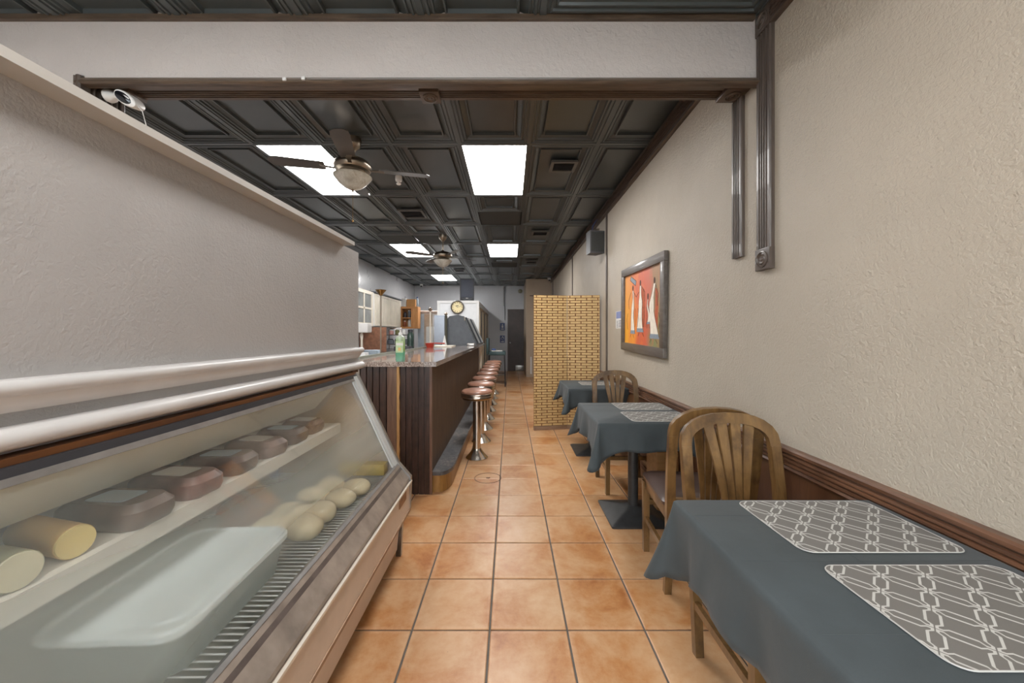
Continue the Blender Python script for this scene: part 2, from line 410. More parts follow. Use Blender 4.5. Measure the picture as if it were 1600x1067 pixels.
# door at the end of the aisle
bm = BM(); box(bm, DX0 + .03, DX1 - .02, YB + .03, YB + .16, 0.0, DZ - .02, .004); d = struct('door_1', bm, M['doorbrown'])
bm = BM(); lathe(bm, [(0.0, 0), (.028, .004), (.028, .02), (.012, .03), (.012, .05), (.026, .06), (.03, .075), (.02, .09), (0, .094)], 14, (DX0 + .09, YB + .03, 1.0), Matrix.Rotation(PI / 2, 4, 'X'))
obj('handle', bm, M['steel'], d, label='steel door knob')
bm = BM(); box(bm, DX0, DX0 + .03, YB - .01, YB + .12, 0, DZ); box(bm, DX1 - .02, DX1, YB - .01, YB + .12, 0, DZ); box(bm, DX0, DX1, YB - .01, YB + .12, DZ - .03, DZ)
obj('door_frame', bm, plain('door_frame_paint', rgb(96, 84, 78), .5, var=.1), d, smooth=False)
bm = BM(); box(bm, DX0 + .28, DX1 - .03, YB - .0, YB + .028, 0.02, .2, .003); obj('kick_plate', bm, M['steel'], d, label='steel kick plate')
# the beige boxed-out wall before it
bm = BM(); box(bm, .49, XR, 11.4, YB, 2.47, 3.0); box(bm, .49, XR, 11.36, YB, 0, 2.47); struct('wall_alcove', bm, M['beige'])
# front wall with shop window behind the camera
bm = BM(); box(bm, XL, XR, YF - .15, YF, 0, .55); box(bm, XL, XR, YF - .15, YF, 2.6, 3.2)
box(bm, XL, -3.0, YF - .15, YF, .55, 2.6); box(bm, 1.0, XR, YF - .15, YF, .55, 2.6)
struct('wall_front', bm, M['wall_w'])
w1 = bpy.data.objects.new('window_1', None); C.objects.link(w1); w1.location = (0, YF, 0); tag(w1, kind='structure')
bm = BM()
for x in (-3.0, -1.7, -.4, .96): box(bm, x, x + .04, -.1, -.04, .55, 2.6)
box(bm, -3.0, 1.0, -.1, -.04, .55, .59); box(bm, -3.0, 1.0, -.1, -.04, 2.56, 2.6)
obj('window_frame', bm, M['alu'], w1, smooth=False)
for x in (-2.96, -1.66, -.36):
    bm = BM(); box(bm, x, x + 1.26 + (.06 if x > -.5 else 0), -.075, -.068, .59, 2.56); obj('pane', bm, M['glass'], w1, smooth=False)
# pavement outside keeps the daylight believable
bm = BM(); box(bm, -12, 12, -14, YF - .2, -.3, -.15); struct('ground', bm, plain('pavement', rgb(150, 148, 142), .9, var=.1))

# header wall and left pier
bm = BM(); box(bm, XL, XR, Y0, Y1, OPZ + .012, 3.2); box(bm, OPX - .015, XR, Y0, Y0 + .014, 2.59, OPZ + .012); box(bm, XL, OPX - .015, Y0, Y1, 0, OPZ + .012); struct('wall_divider', bm, M['wall_w'])

# ceilings
bm = BM(); box(bm, XL - .15, XR + .15, Y1 - .05, YB + .15, ZC + .09, ZC + .3); box(bm, XL - .15, XR + .15, YF - .15, Y1 - .05, ZCF + .09, ZC + .3)
ceil = struct('ceiling', bm, M['slab'])
PROF = [(0, 0), (.016, 0), (.019, .008), (.03, .008), (.034, 0), (.044, 0), (.048, .012), (.058, .012), (.063, .006), (.07, .006), (.075, .018), (.116, .034), (.119, .012), (.128, .012), (.132, .036)]
def ctile(w, l, x0, x1, y0, y1, parts='full', prof=PROF):
    """pressed coffer panel centred on 0; clipped to local x0..x1, y0..y1"""
    bm = BM(); rings = []
    for ins, z in prof:
        rings.append([bm.verts.new((sx * (w / 2 - ins), sy * (l / 2 - ins), z)) for sx, sy in ((-1, -1), (1, -1), (1, 1), (-1, 1))])
    for P, Q in zip(rings, rings[1:]):
        for i in range(4): bm.faces.new((P[i], P[(i + 1) % 4], Q[(i + 1) % 4], Q[i]))
    bm.faces.new(rings[-1])
    for co, no in (((x0, 0, 0), (-1, 0, 0)), ((x1, 0, 0), (1, 0, 0)), ((0, y0, 0), (0, -1, 0)), ((0, y1, 0), (0, 1, 0))):
        bmesh.ops.bisect_plane(bm, geom=bm.verts[:] + bm.edges[:] + bm.faces[:], plane_co=co, plane_no=no, clear_outer=True, dist=1e-5)
    bmesh.ops.recalc_face_normals(bm, faces=bm.faces[:])
    if sum(f.normal.z * f.calc_area() for f in bm.faces) > 0: bmesh.ops.reverse_faces(bm, faces=bm.faces[:])
    for f in bm.faces: f.smooth = False
    me = bpy.data.meshes.new('ceiling_tile'); bm.to_mesh(me); bm.free(); me.materials.append(M['ctile']); return me
CX = [-3.495, -2.885, -2.275, -1.665, -1.055, -.445, .165, .775, 1.385]
RY = [3.29 + 1.2185 * k for k in range(-1, 9)]
cache = {}
LIGHTS = {(2, 1): None, (5, 1): None, (2, 4): None, (5, 4): None, (2, 7): None}
HALF = {(5, 2), (3, 3), (2, 3), (5, 5), (2, 6), (7, 7)}
def add_ct(cx, cy, w, l, zc, lims, prof=PROF, tagk=None):
    x0 = max(-w / 2, lims[0] - cx); x1 = min(w / 2, lims[1] - cx); y0 = max(-l / 2, lims[2] - cy); y1 = min(l / 2, lims[3] - cy)
    if x1 - x0 < .02 or y1 - y0 < .02: return
    key = (round(w, 3), round(l, 3), round(x0, 3), round(x1, 3), round(y0, 3), round(y1, 3), len(prof))
    if key not in cache: cache[key] = ctile(w, l, x0, x1, y0, y1, prof=prof)
    obj('ceiling_tile', cache[key], None, ceil, loc=(cx, cy, zc))
for r in range(len(RY) - 1):
    for c_ in range(len(CX) - 1):
        cx = (CX[c_] + CX[c_ + 1]) / 2; cy = (RY[r] + RY[r + 1]) / 2; L = RY[r + 1] - RY[r]
        if (c_, r) in LIGHTS: continue
        if (c_, r) in HALF:
            # front half pressed, far half a flat replacement panel
            add_ct(cx, cy - L / 4, .61, L / 2, ZC, (XL, XR, Y1, YB))
            bm = BM(); box(bm, max(-.29, XL - cx), min(.29, XR - cx), .02, min(L / 2 - .015, YB - cy), .004, .02)
            obj('ceiling_tile', bm, M['ctileflat'], ceil, loc=(cx, cy, ZC), smooth=False, label='flat matt black panel')
        else: add_ct(cx, cy, .61, L, ZC, (XL, XR, Y1, YB))
RF = [2.0 - 1.22 * k for k in range(5)]
for r in range(4):
    for c_ in range(len(CX) - 1):
        cx = (CX[c_] + CX[c_ + 1]) / 2; cy = (RF[r] + RF[r + 1]) / 2
        if r == 0 and c_ >= 6: continue
        if (c_, r) in ((2, 1), (5, 1), (2, 2), (5, 2), (7, 1)) and c_ != 7: continue
        add_ct(cx, cy, .61, 1.22, ZCF, (XL, XR, YF, Y0))
for k in range(2):
    add_ct((.165 + 1.25) / 2, 1.885 - .305 - .61 * k, 1.085, .61, ZCF, (XL, XR, YF, Y0))

def troffer(cx, cy, z, label, m):
    g = thing('ceiling_light', label, 'light', (cx, cy, z), 0, 'square panel lights in the black ceiling')
    bm = BM()
    for a in ((-.305, -.287, -.605, .605), (.287, .305, -.605, .605), (-.287, .287, -.605, -.592), (-.287, .287, .592, .605)): box(bm, *a, -.002, .05)
    obj('frame', bm, M['ctile'], g, smooth=False)
    bm = BM(); box(bm, -.286, .286, -.591, .591, .008, .018); obj('diffuser', bm, m, g, smooth=False, label='glowing white diffuser')
labs = {(2, 1): 'glowing rectangular ceiling panel behind the nearer ceiling fan', (5, 1): 'largest glowing ceiling panel above the tiled aisle',
        (2, 4): 'glowing ceiling panel just left of the farther ceiling fan', (5, 4): 'smaller glowing ceiling panel farther along above the aisle',
        (2, 7): 'farthest and smallest glowing ceiling panel, left of the black loudspeaker'}
for (c_, r) in LIGHTS: troffer((CX[c_] + CX[c_ + 1]) / 2, (RY[r] + RY[r + 1]) / 2, ZC, labs[(c_, r)], M['lampB'])
for i, (c_, r) in enumerate(((2, 1), (5, 1), (2, 2), (5, 2))):  # unseen panels added to brighten the front room
    troffer((CX[c_] + CX[c_ + 1]) / 2, (RF[r] + RF[r + 1]) / 2, ZCF, 'added out-of-view front room fill panel ' + ('above the left kitchen side, ' if c_ == 2 else 'above the camera aisle, ') + ('nearer the header wall' if r == 1 else 'nearer the shop window'), M['fillF'])

# ------------------------------------------------------------------ mouldings
def fluted(w, n=4, t=.026, g=.012, rim=.16):
    g = max(g, .011)
    """profile (a across 0..w, b out 0..t) of a fluted board"""
    p = [(0, 0), (0, t * .7), (w * .04, t)]
    a0 = w * rim; a1 = w * (1 - rim); s = (a1 - a0) / n
    for i in range(n):
        x = a0 + s * i
        p += [(x + s * .12, t), (x + s * .3, t - g), (x + s * .7, t - g), (x + s * .88, t)]
    p += [(w * .96, t), (w, t * .7), (w, 0)]
    return p
def rosette(parent, c, u, v, n, s=.1, mat=None, name='rosette'):
    """square block with turned rings; c = centre on the surface; u,v in plane, n outward"""
    c, u, v, n = Vector(c), Vector(u), Vector(v), Vector(n)
    bm = BM(); T = .028
    Mx = Matrix((u.to_4d() * 1, v.to_4d() * 1, n.to_4d() * 1, Vector((0, 0, 0, 1)))).transposed()
    for r in range(3): Mx[3][r] = 0
    Mx[0][3] = Mx[1][3] = Mx[2][3] = 0; Mx[3][3] = 1
    vs = box(bm, -s / 2, s / 2, -s / 2, s / 2, 0, T, .003)
    lathe(bm, [(.041, T), (.041, T + .004), (.034, T + .006), (.03, T), (.026, T + .001), (.022, T + .006), (.016, T + .002), (.012, T + .002), (.007, T + .007), (0, T + .008)], 20)
    for q in bm.verts: q.co = c + u * q.co.x + v * q.co.y + n * q.co.z
    return obj(name, bm, mat or M['trimz'], parent)
X_, Y_, Z_ = Vector((1, 0, 0)), Vector((0, 1, 0)), Vector((0, 0, 1))
# crown along the right wall, back room
bm = BM(); extrude(bm, fluted(.122, 3, .03, .008, .22), (XR, Y1, ZC - .124), (0, 0, 1), (-1, 0, 0), (0, 11.36 - Y1, 0)); struct('trim_1', bm, M['trim'])
bm = BM(); box(bm, XR - .052, XR - .03, Y1, 11.36, ZC - .03, ZC - .002); struct('trim_2', bm, M['trim'])
# crown in the front room
bm = BM(); extrude(bm, fluted(.105, 4, .03, .007), (XR, YF, ZCF - .107), (0, 0, 1), (-1, 0, 0), (0, Y0 - .11 - YF, 0)); struct('trim_3', bm, M['trim'])
bm = BM(); box(bm, XL, XR - .035, Y0 - .02, Y0, ZCF - .016, ZCF + .01, .002); struct('trim_4', bm, M['trimx'])
# long fluted upright on the right wall, rosettes at both ends
bm = BM(); extrude(bm, fluted(.1, 4, .024, .008), (XR, Y0 - .105, 1.745), (0, 1, 0), (-1, 0, 0), (0, 0, 2.82 - 1.745)); t5 = struct('trim_5', bm, M['trimz'])
rosette(t5, (XR, Y0 - .055, 2.868), Y_, Z_, -X_, .105); rosette(t5, (XR, Y0 - .055, 1.695), Y_, Z_, -X_, .105)
# short fluted upright
bm = BM(); extrude(bm, fluted(.085, 4, .022, .007), (XR, Y1 - .078, 1.746), (0, 1, 0), (-1, 0, 0), (0, 0, OPZ - 1.746 - .03)); struct('trim_6', bm, M['trimz'])
# soffit board, its rosettes, the casing lip and jamb
bm = BM(); extrude(bm, fluted(.11, 4, .024, .008, .2), (OPX, Y1 - .11, OPZ + .012), (0, 1, 0), (0, 0, -1), (XR - OPX, 0, 0)); t7 = struct('trim_7', bm, M['trimx'])
bm = BM(); box(bm, OPX, XR, Y0 + .002, Y1 - .112, OPZ - .012, OPZ + .011); box(bm, OPX, XR, Y0 - .001, Y0 + .017, 2.581, 2.591); obj('soffit_board', bm, M['trimx'], t7, smooth=False)
rosette(t7, (-.435, Y1 - .055, OPZ - .004), X_, Y_, -Z_, .105, M['trimx'])
rosette(t7, (OPX + .07, Y1 - .055, OPZ - .004), X_, Y_, -Z_, .105, M['trimx'])
bm = BM()   # corner block follows the soffit depth
rosette(t7, (XR - .062, Y1 - .07, OPZ - .004), X_, Y_, -Z_, .12, M['trimx'])
bm = BM(); extrude(bm, [(0, 0), (0, .018), (.006, .026), (.014, .026), (.02, .02), (.026, .022), (.032, .016), (.034, 0)], (OPX - .03, Y0, 2.582), (0, 0, 1), (0, -1, 0), (XR - OPX + .03, 0, 0)); struct('trim_8', bm, M['trimx'])
bm = BM(); extrude(bm, [(0, 0), (0, .02), (.008, .027), (.02, .025), (.03, .018), (.038, .02), (.044, .014), (.044, -.012), (0, -.012)], (OPX, Y0, 0), (-1, 0, 0), (0, -1, 0), (0, 0, OPZ - .02)); struct('trim_9', bm, M['trimz'])
bm = BM(); extrude(bm, fluted(.2, 6, .014, .006, .1), (OPX - .015, Y0, 0), (0, 1, 0), (1, 0, 0), (0, 0, OPZ - .01)); struct('trim_10', bm, M['trimz'])
# chair rail and wainscot on the right wall
railp = [(0, 0), (0, .018), (.012, .026), (.022, .02), (.028, .026), (.036, .026), (.04, .018), (.046, .026), (.054, .026), (.058, .018), (.064, .026), (.072, .026), (.077, .02), (.088, .034), (.1, .036), (.107, .028), (.107, 0)]
bm = BM(); extrude(bm, railp, (XR, YF, .712), (0, 0, 1), (-1, 0, 0), (0, 11.36 - YF, 0)); struct('trim_11', bm, M['rail'])
bm = BM(); box(bm, XR - .012, XR, YF, 11.36, 0, .715); struct('wainscot_right', bm, M['wains'])
bm = BM(); extrude(bm, [(0, 0), (0, .026), (.07, .026), (.085, .016), (.095, .014), (.095, 0)], (XR - .012, YF, 0), (0, 0, 1), (-1, 0, 0), (0, 11.36 - YF, 0)); struct('baseboard_right', bm, M['rail'])
# thin upright battens on the right wall
for i, (y, zb) in enumerate(((4.85, .82), (7.52, .82), (10.95, .82))):
    bm = BM(); box(bm, XR - .016, XR, y - .022, y + .022, zb, ZC - .12, .003); struct('trim_%d' % (12 + i), bm, M['trimz'])

# ------------------------------------------------------------------ partition above the deli case
XP = -.965; PY1 = 2.37
g = bpy.data.objects.new('wall_partition', None); C.objects.link(g); tag(g, kind='structure')
bm = BM(); zt = lambda y: 1.823 + (y - .7) * .012
A = [(.12, 1.10), (PY1, 1.10), (PY1, zt(PY1)), (.12, zt(.12))]
extrude(bm, A, (XP, 0, 0), (0, 1, 0), (0, 0, 1), (-.09, 0, 0)); obj('panel', bm, M['partition'], g, smooth=False)
bm = BM(); A = [(.1, zt(.1)), (2.165, zt(2.165)), (2.165, zt(2.165) + .021), (.1, zt(.1) + .021)]
extrude(bm, A, (XP + .062, 0, 0), (0, 1, 0), (0, 0, 1), (-.17, 0, 0)); bevel_all(bm, .002); obj('cap_board', bm, M['capwhite'], g)
# moulding profile, z measured down from 1.24
mp = []
def arc(c, r, a0, a1, n): return [(c[0] + r * math.cos(math.radians(a0 + (a1 - a0) * i / n)), c[1] + r * math.sin(math.radians(a0 + (a1 - a0) * i / n))) for i in range(n + 1)]
top = [(0, 1.243), (.012, 1.243)] + arc((.022, 1.2265), .0165, 90, -90, 8) + [(.02, 1.206), (.018, 1.2)] + [(.012, 1.192), (.006, 1.184), (.005, 1.178), (0, 1.178)]
bm = BM(); extrude(bm, top, (XP, .12, 0), (1, 0, 0), (0, 0, 1), (0, PY1 - .12, 0)); obj('moulding', bm, M['capunder'], g, ang=.9)
low = [(0, 1.152), (.01, 1.152)] + arc((.02, 1.131), .021, 90, -80, 9) + [(.018, 1.107), (0, 1.107)]
bm = BM(); extrude(bm, low, (XP, .12, 0), (1, 0, 0), (0, 0, 1), (0, PY1 - .12, 0)); obj('moulding', bm, M['capunder'], g, ang=.9)
bm = BM(); box(bm, XP - .09, XP + .002, 2.275, PY1 - .012, 0, 1.10); obj('post', bm, M['orangewood'], g, smooth=False, label='bare orange wood post')
bm = BM(); box(bm, XP - .09, XP + .006, PY1 - .011, PY1 + .001, 1.03, 1.108); obj('filler_strip', bm, M['capwhite'], g, smooth=False)

# ------------------------------------------------------------------ deli case
CY0, CY1 = .14, 2.25
case = thing('display_case', 'long refrigerated deli case with slanted foggy glass and cream front, under white partition', 'display case', (-.98, 1.2, 0))
def cobj(name, bm, m, label=None, parent=None, smooth=False, kind=None):
    o = obj(name, bm, m, parent or case, label, smooth=smooth, kind=kind)
    if parent is None: o.location = (.98, -1.2, 0)
    return o
GT = (-.932, 1.078); GB = (-.684, .545)     # glass top / bottom in (x, z)
# end panels (silhouette)
sil = [(-1.42, 0.06), (-.67, .06), (-.655, .2), (-.606, .275), (-.598, .468), (-.672, .552), (-.925, 1.095), (-1.42, 1.095)]
for i, y in enumerate((CY0, CY1)):
    bm = BM(); extrude(bm, sil, (0, y, 0), (1, 0, 0), (0, 0, 1), (0, .018, 0)); cobj('end_panel', bm, M['cream_body'])
# bead strip on the end panel's sloping edge
bm = BM(); ribbon(bm, [(-.925, CY1 - .006, 1.09), (-.672, CY1 - .006, .55), (-.6, CY1 - .006, .468), (-.606, CY1 - .006, .275)], .012, (0, 1, 0), .03); cobj('edge_strip', bm, M['alu'])
# glass
nx, nz = (GT[1] - GB[1]), -(GT[0] - GB[0]); ln = math.hypot(nx, nz); nx /= ln; nz /= ln
bm = BM(); extrude(bm, [GB, GT, (GT[0] - nx * .006, GT[1] - nz * .006), (GB[0] - nx * .006, GB[1] - nz * .006)], (0, CY0 + .02, 0), (1, 0, 0), (0, 0, 1), (0, CY1 - CY0 - .035, 0))
cobj('glass_front', bm, M['fogglass'], 'slanted fogged glass')
# glass end frame (aluminium channel pair next to the right end) and top/bottom rails
bm = BM(); ribbon(bm, [(GT[0] + .008, CY1 - .045, GT[1] + .0), (GB[0] + .008, CY1 - .045, GB[1])], .045, (nx, 0, nz), .012); ribbon(bm, [(GT[0] + .006, CY1 - .09, GT[1]), (GB[0] + .006, CY1 - .09, GB[1])], .008, (nx, 0, nz), .008)
cobj('glass_channel', bm, plain('pale_channel', rgb(196, 198, 198), .35, .2, var=.08))
bm = BM(); box(bm, -.99, -.93, CY0, CY1, 1.084, 1.098); cobj('top_board', bm, M['orangewood'], 'orange wooden strip under the white moulding')
bm = BM(); extrude(bm, [(-.936, 1.083), (-.918, 1.083), (-.915, 1.066), (-.93, 1.062)], (0, CY0, 0), (1, 0, 0), (0, 0, 1), (0, CY1 - CY0, 0)); cobj('top_gasket', bm, M['blackp'], 'black rubber strip')
bm = BM(); extrude(bm, [(-.94, 1.063), (-.914, 1.066), (-.908, 1.052), (-.925, 1.046)], (0, CY0, 0), (1, 0, 0), (0, 0, 1), (0, CY1 - CY0, 0)); cobj('top_rail', bm, M['alu'])
# bottom rail: light channel, dark band, worn face
bm = BM(); extrude(bm, [(-.692, .548), (-.676, .556), (-.666, .548), (-.682, .535)], (0, CY0 + .018, 0), (1, 0, 0), (0, 0, 1), (0, CY1 - CY0 - .02, 0)); cobj('bottom_rail', bm, M['alu'])
bm = BM(); extrude(bm, [(-.7, .535), (-.668, .545), (-.604, .466), (-.604, .446), (-.7, .446)], (0, CY0 + .018, 0), (1, 0, 0), (0, 0, 1), (0, CY1 - CY0 - .02, 0)); cobj('bumper', bm, plain('worn_grey_bumper', rgb(150, 138, 128), .4, .2, var=.3, scale=9), 'worn grey metal bumper')
bm = BM(); extrude(bm, [(-.672, .549), (-.646, .5185), (-.650, .515), (-.678, .545)], (0, CY0 + .018, 0), (1, 0, 0), (0, 0, 1), (0, CY1 - CY0 - .02, 0)); cobj('bumper_strip', bm, plain('dark_bumper_strip', rgb(92, 82, 78), .4, .2, var=.3, scale=14), 'dark strip along the top of the bumper')
# body
bm = BM(); extrude(bm, [(-.61, .445), (-.602, .44), (-.602, .285), (-.612, .275), (-.7, .275), (-.7, .445)], (0, CY0 + .018, 0), (1, 0, 0), (0, 0, 1), (0, CY1 - CY0 - .02, 0)); cobj('front_panel', bm, M['cream_body'])
bm = BM(); extrude(bm, [(-.608, .285), (-.599, .281), (-.602, .262), (-.622, .258), (-.63, .275)], (0, CY0 + .018, 0), (1, 0, 0), (0, 0, 1), (0, CY1 - CY0 - .02, 0)); cobj('lower_bead', bm, plain('brown_worn_bead', rgb(150, 118, 88), .4, .2, var=.25, scale=12))
bm = BM(); extrude(bm, [(-.622, .26), (-.655, .2), (-.67, .05), (-.72, .05), (-.72, .26)], (0, CY0 + .018, 0), (1, 0, 0), (0, 0, 1), (0, CY1 - CY0 - .06, 0)); cobj('kick_panel', bm, M['cream_body'])
bm = BM(); box(bm, -.66, -.6, 2.13, 2.24, 0, .001); bm.free()
bm = BM(); extrude(bm, [(-.64, .26), (-.652, .0), (-.682, .0), (-.675, .26)], (0, CY1 - .03, 0), (1, 0, 0), (0, 0, 1), (0, .028, 0)); cobj('foot', bm, M['steel'])
for yy, xx in ((CY0 + .03, -.7), (CY0 + .03, -1.36), (CY1 - .06, -1.36)):
    bm = BM(); lathe(bm, [(.028, 0), (.028, .012), (.014, .016), (.014, .07)], 12, (xx, yy, 0)); cobj('foot', bm, M['steel'], smooth=True)
bm = BM(); box(bm, -.6015, -.5985, 2.02, 2.15, .375, .425); cobj('name_plate', bm, plain('brown_plate', rgb(140, 104, 76), .5, var=.3, scale=40), 'small scratched brown plate')
bm = BM(); box(bm, -.6, -.59, CY0 + .02, CY1 - .002, .438, .447); cobj('rail_bead', bm, M['cream'])
# inner tub: back wall, floor and hood
bm = BM(); box(bm, -1.42, -1.40, CY0 + .018, CY1, .1, 1.08); box(bm, -1.40, -.70, CY0 + .018, CY1, .30, .32); box(bm, -.72, -.70, CY0 + .018, CY1, .30, .5); box(bm, -1.42, -.94, CY0 + .018, CY1, 1.078, 1.092)
cobj('liner', bm, plain('liner_enamel', rgb(206, 206, 194), .4, var=.06))
bm = BM(); extrude(bm, [(-.955, 1.074), (-1.11, .905), (-1.12, .905), (-1.12, 1.074)], (0, CY0 + .02, 0), (1, 0, 0), (0, 0, 1), (0, CY1 - CY0 - .15, 0)); cobj('hood', bm, plain('hood_enamel', rgb(232, 229, 214), .4, var=.04), 'sloping cream hood')
bm = BM(); box(bm, -1.36, -.965, CY0 + .02, CY1 - .16, .815, .828); extrude(bm, [(-.965, .83), (-.95, .826), (-.952, .776), (-.962, .776)], (0, CY0 + .02, 0), (1, 0, 0), (0, 0, 1), (0, CY1 - CY0 - .18, 0)); cobj('shelf', bm, plain('shelf_enamel', rgb(214, 210, 200), .35, var=.05))
# wire deck: rods across the case, one mesh (too many and too thin to pick apart)
bm = BM(); y = CY0 + .05
while y < CY1 - .03:
    tube(bm, [(-1.38, y, .5), (-.705, y, .5)], .0026, 5); y += .0215
for x in (-.715, -.95, -1.2): tube(bm, [(x, CY0 + .04, .494), (x, CY1 - .03, .494)], .0035, 5)
o = cobj('wire_deck', bm, M['whitep'], 'white coated wire rods', smooth=True, kind='stuff')
bm = BM(); box(bm, -.98, -.72, 2.13, 2.2, .515, .58, .008); obj('cheese_block', bm, plain('yellow_cheese', rgb(196, 168, 74), .5, var=.1), None, 'yellow slab standing at the far end of the deli case', 'cheese')

# plastic tub with lid
tub = thing('storage_tub', 'clear plastic food tub with frosted white lid in the deli case', 'tub', (-.945, 1.09, .504), math.radians(2))
bm = BM()
def rrect(w, l, r, n=5):
    pts = []
    for cx, cy, a in ((w / 2 - r, l / 2 - r, 0), (-w / 2 + r, l / 2 - r, 90), (-w / 2 + r, -l / 2 + r, 180), (w / 2 - r, -l / 2 + r, 270)):
        for i in range(n + 1):
            q = math.radians(a + 90 * i / n); pts.append((cx + r * math.cos(q), cy + r * math.sin(q)))
    return pts
def loft(bm, secs, capb=True, capt=True):
    rings = [[bm.verts.new((x, y, z)) for x, y in p] for p, z in secs]
    for a, b in zip(rings, rings[1:]):
        for i in range(len(a)): bm.faces.new((a[i], a[(i + 1) % len(a)], b[(i + 1) % len(a)], b[i]))
    if capb: bm.faces.new(list(reversed(rings[0])))
    if capt: bm.faces.new(rings[-1])
loft(bm, [(rrect(.28, .40, .04), .0), (rrect(.3, .42, .045), .01), (rrect(.33, .47, .05), .115)], True, False)
t = NT('cloudy_plastic'); tr = t.n('ShaderNodeBsdfTransparent'); tr.inputs[0].default_value = (.86, .9, .88, 1)
p = t.bsdf(rgb(186, 196, 192), .3); mx = t.n('ShaderNodeMixShader'); mx.inputs[0].default_value = .45; t.link(tr.outputs[0], mx.inputs[1]); t.link(p.outputs[0], mx.inputs[2]); t.link(mx.outputs[0], t.out.inputs[0])
obj('tub_body', bm, t.m, tub, label='cloudy clear plastic body')
bm = BM(); loft(bm, [(rrect(.345, .485, .055), .112), (rrect(.352, .492, .058), .116), (rrect(.352, .492, .058), .13), (rrect(.34, .48, .055), .136), (rrect(.318, .458, .05), .136), (rrect(.31, .45, .048), .129), (rrect(.27, .41, .04), .129), (rrect(.262, .402, .038), .134)])
obj('lid', bm, plain('frosted_lid', rgb(236, 245, 246), .35, var=.02), tub, label='frosted white lid')
bm = BM(); box(bm, -.02, .06, -.14, -.06, .02, .09, .01); obj('contents', bm, M['cream'], tub)

# bags of rolls
rollm = plain('pale_roll', rgb(244, 226, 188), .55, var=.08, scale=14); brownm = plain('brown_bread', rgb(178, 124, 84), .6, var=.1, scale=14)
def bag(name, cat, label, loc, rz, lumps, m):
    g = thing(name, label, cat, loc, rz); hull = BM()
    for (x, y, z, a, b, c) in lumps:
        bm = BM(); bmesh.ops.create_icosphere(bm, subdivisions=3, radius=1)
        for v in bm.verts:
            n = v.co.copy(); k = 1 + .05 * math.sin(n.x * 5 + x * 40) * math.cos(n.y * 4 + y * 30)
            v.co = Vector((x + n.x * a * k, y + n.y * b * k, z + n.z * c * k))
        for v in bm.verts: hull.verts.new(v.co * 1.0 + Vector((v.co.x * .04, v.co.y * .04, v.co.z * .03)))
        obj('roll', bm, m, g)
    r = bmesh.ops.convex_hull(hull, input=hull.verts[:])
    bmesh.ops.delete(hull, geom=[e for e in r['geom_interior'] if isinstance(e, bmesh.types.BMVert) and e.is_valid], context='VERTS')
    loose = [v for v in hull.verts if not v.link_faces]; bmesh.ops.delete(hull, geom=loose, context='VERTS')
    obj('plastic_bag', hull, M['wrap'], g, label='clear plastic wrap')
bag('bread_bag', 'bread', 'clear bag of pale rolls directly beyond the white-lidded tub', (-.88, 1.55, .503), .1,
    [(-.08, -.06, .05, .075, .06, .048), (.05, -.06, .05, .07, .058, .048), (-.07, .06, .05, .07, .06, .048), (.06, .06, .05, .07, .06, .046), (.0, .0, .075, .06, .05, .04)], rollm)
bag('bread_bag', 'bread', 'clear bag of pale rolls farthest from the tub in the deli case', (-.86, 1.84, .503), -.1,
    [(-.08, -.06, .045, .075, .062, .043), (.06, -.06, .042, .07, .06, .04), (-.07, .07, .045, .07, .06, .043), (.07, .07, .042, .07, .062, .04)], rollm)
bag('bread_bag', 'bread', 'brown loaf in clear wrap deep in the deli case beyond the tub', (-1.17, 1.66, .503), .2, [(0, 0, .055, .10, .16, .052)], brownm)

# things on the deli shelf
def log_item(name, cat, label, x, y, r, L, m, m2, rz=0.0):
    g = thing(name, label, cat, (x, y, .829 + r), rz)
    bm = BM(); R = Matrix.Rotation(PI / 2, 4, 'Y')
    lathe(bm, [(r * .5, -L / 2), (r * .92, -L / 2 + .008), (r, -L / 2 + .02), (r, L / 2 - .004)], 22, (0, 0, 0), R); obj('rind', bm, m, g)
    bm = BM(); lathe(bm, [(r * .97, L / 2 - .003), (r * .93, L / 2), (0, L / 2 + .001)], 22, (0, 0, 0), R); obj('cut_face', bm, m2, g, label='paler cut face')
dk = plain('smoked_meat', rgb(104, 88, 80), .4, var=.25, scale=18); dk2 = plain('ham_wrap', rgb(128, 106, 98), .35, var=.2, scale=14); pale = plain('pale_cheese', rgb(212, 206, 178), .5, var=.06); yel = plain('yellow_wax', rgb(206, 170, 106), .45, var=.1); yel2 = plain('yellow_cut', rgb(222, 200, 132), .5, var=.05)
log_item('cheese_log', 'cheese', 'yellow cheese log with cut face at the near end of the deli shelf', -1.06, .855, .036, .19, yel, yel2, -.25)
log_item('sausage_log', 'deli meat', 'pale round deli log nearest the camera on the deli shelf', -1.05, .745, .037, .19, plain('olive_loaf', rgb(150, 150, 120), .4, var=.2, scale=20), pale, -.2)
for i, (y, m, L, lab) in enumerate(((1.0, dk, .24, 'dark wrapped deli meat block beside the yellow cheese log'), (1.18, dk2, .24, 'brownish wrapped ham, third block along the deli shelf'), (1.36, dk, .22, 'dark smoked meat block above the middle of the tub'), (1.55, dk2, .22, 'reddish wrapped deli block on the shelf above the rolls'), (1.73, dk, .2, 'darker block near the far end of the deli shelf'), (1.9, dk2, .18, 'last small wrapped block at the far end of the shelf'))):
    g = thing('deli_meat', lab, 'deli meat', (-1.055, y, .829), random.uniform(-.15, .15))
    bm = BM(); loft(bm, [(rrect(L - .02, .12, .03), 0), (rrect(L, .135, .04), .02), (rrect(L, .13, .04), .045), (rrect(L - .03, .1, .035), .064)]); obj('meat', bm, m, g)
    bm = BM(); loft(bm, [(rrect(.11, .07, .01, 2), .0645), (rrect(.11, .07, .01, 2), .066)]); obj('wrapper_label', bm, M['paper'] if i % 2 else M['lightblue'], g, label='small pale label')
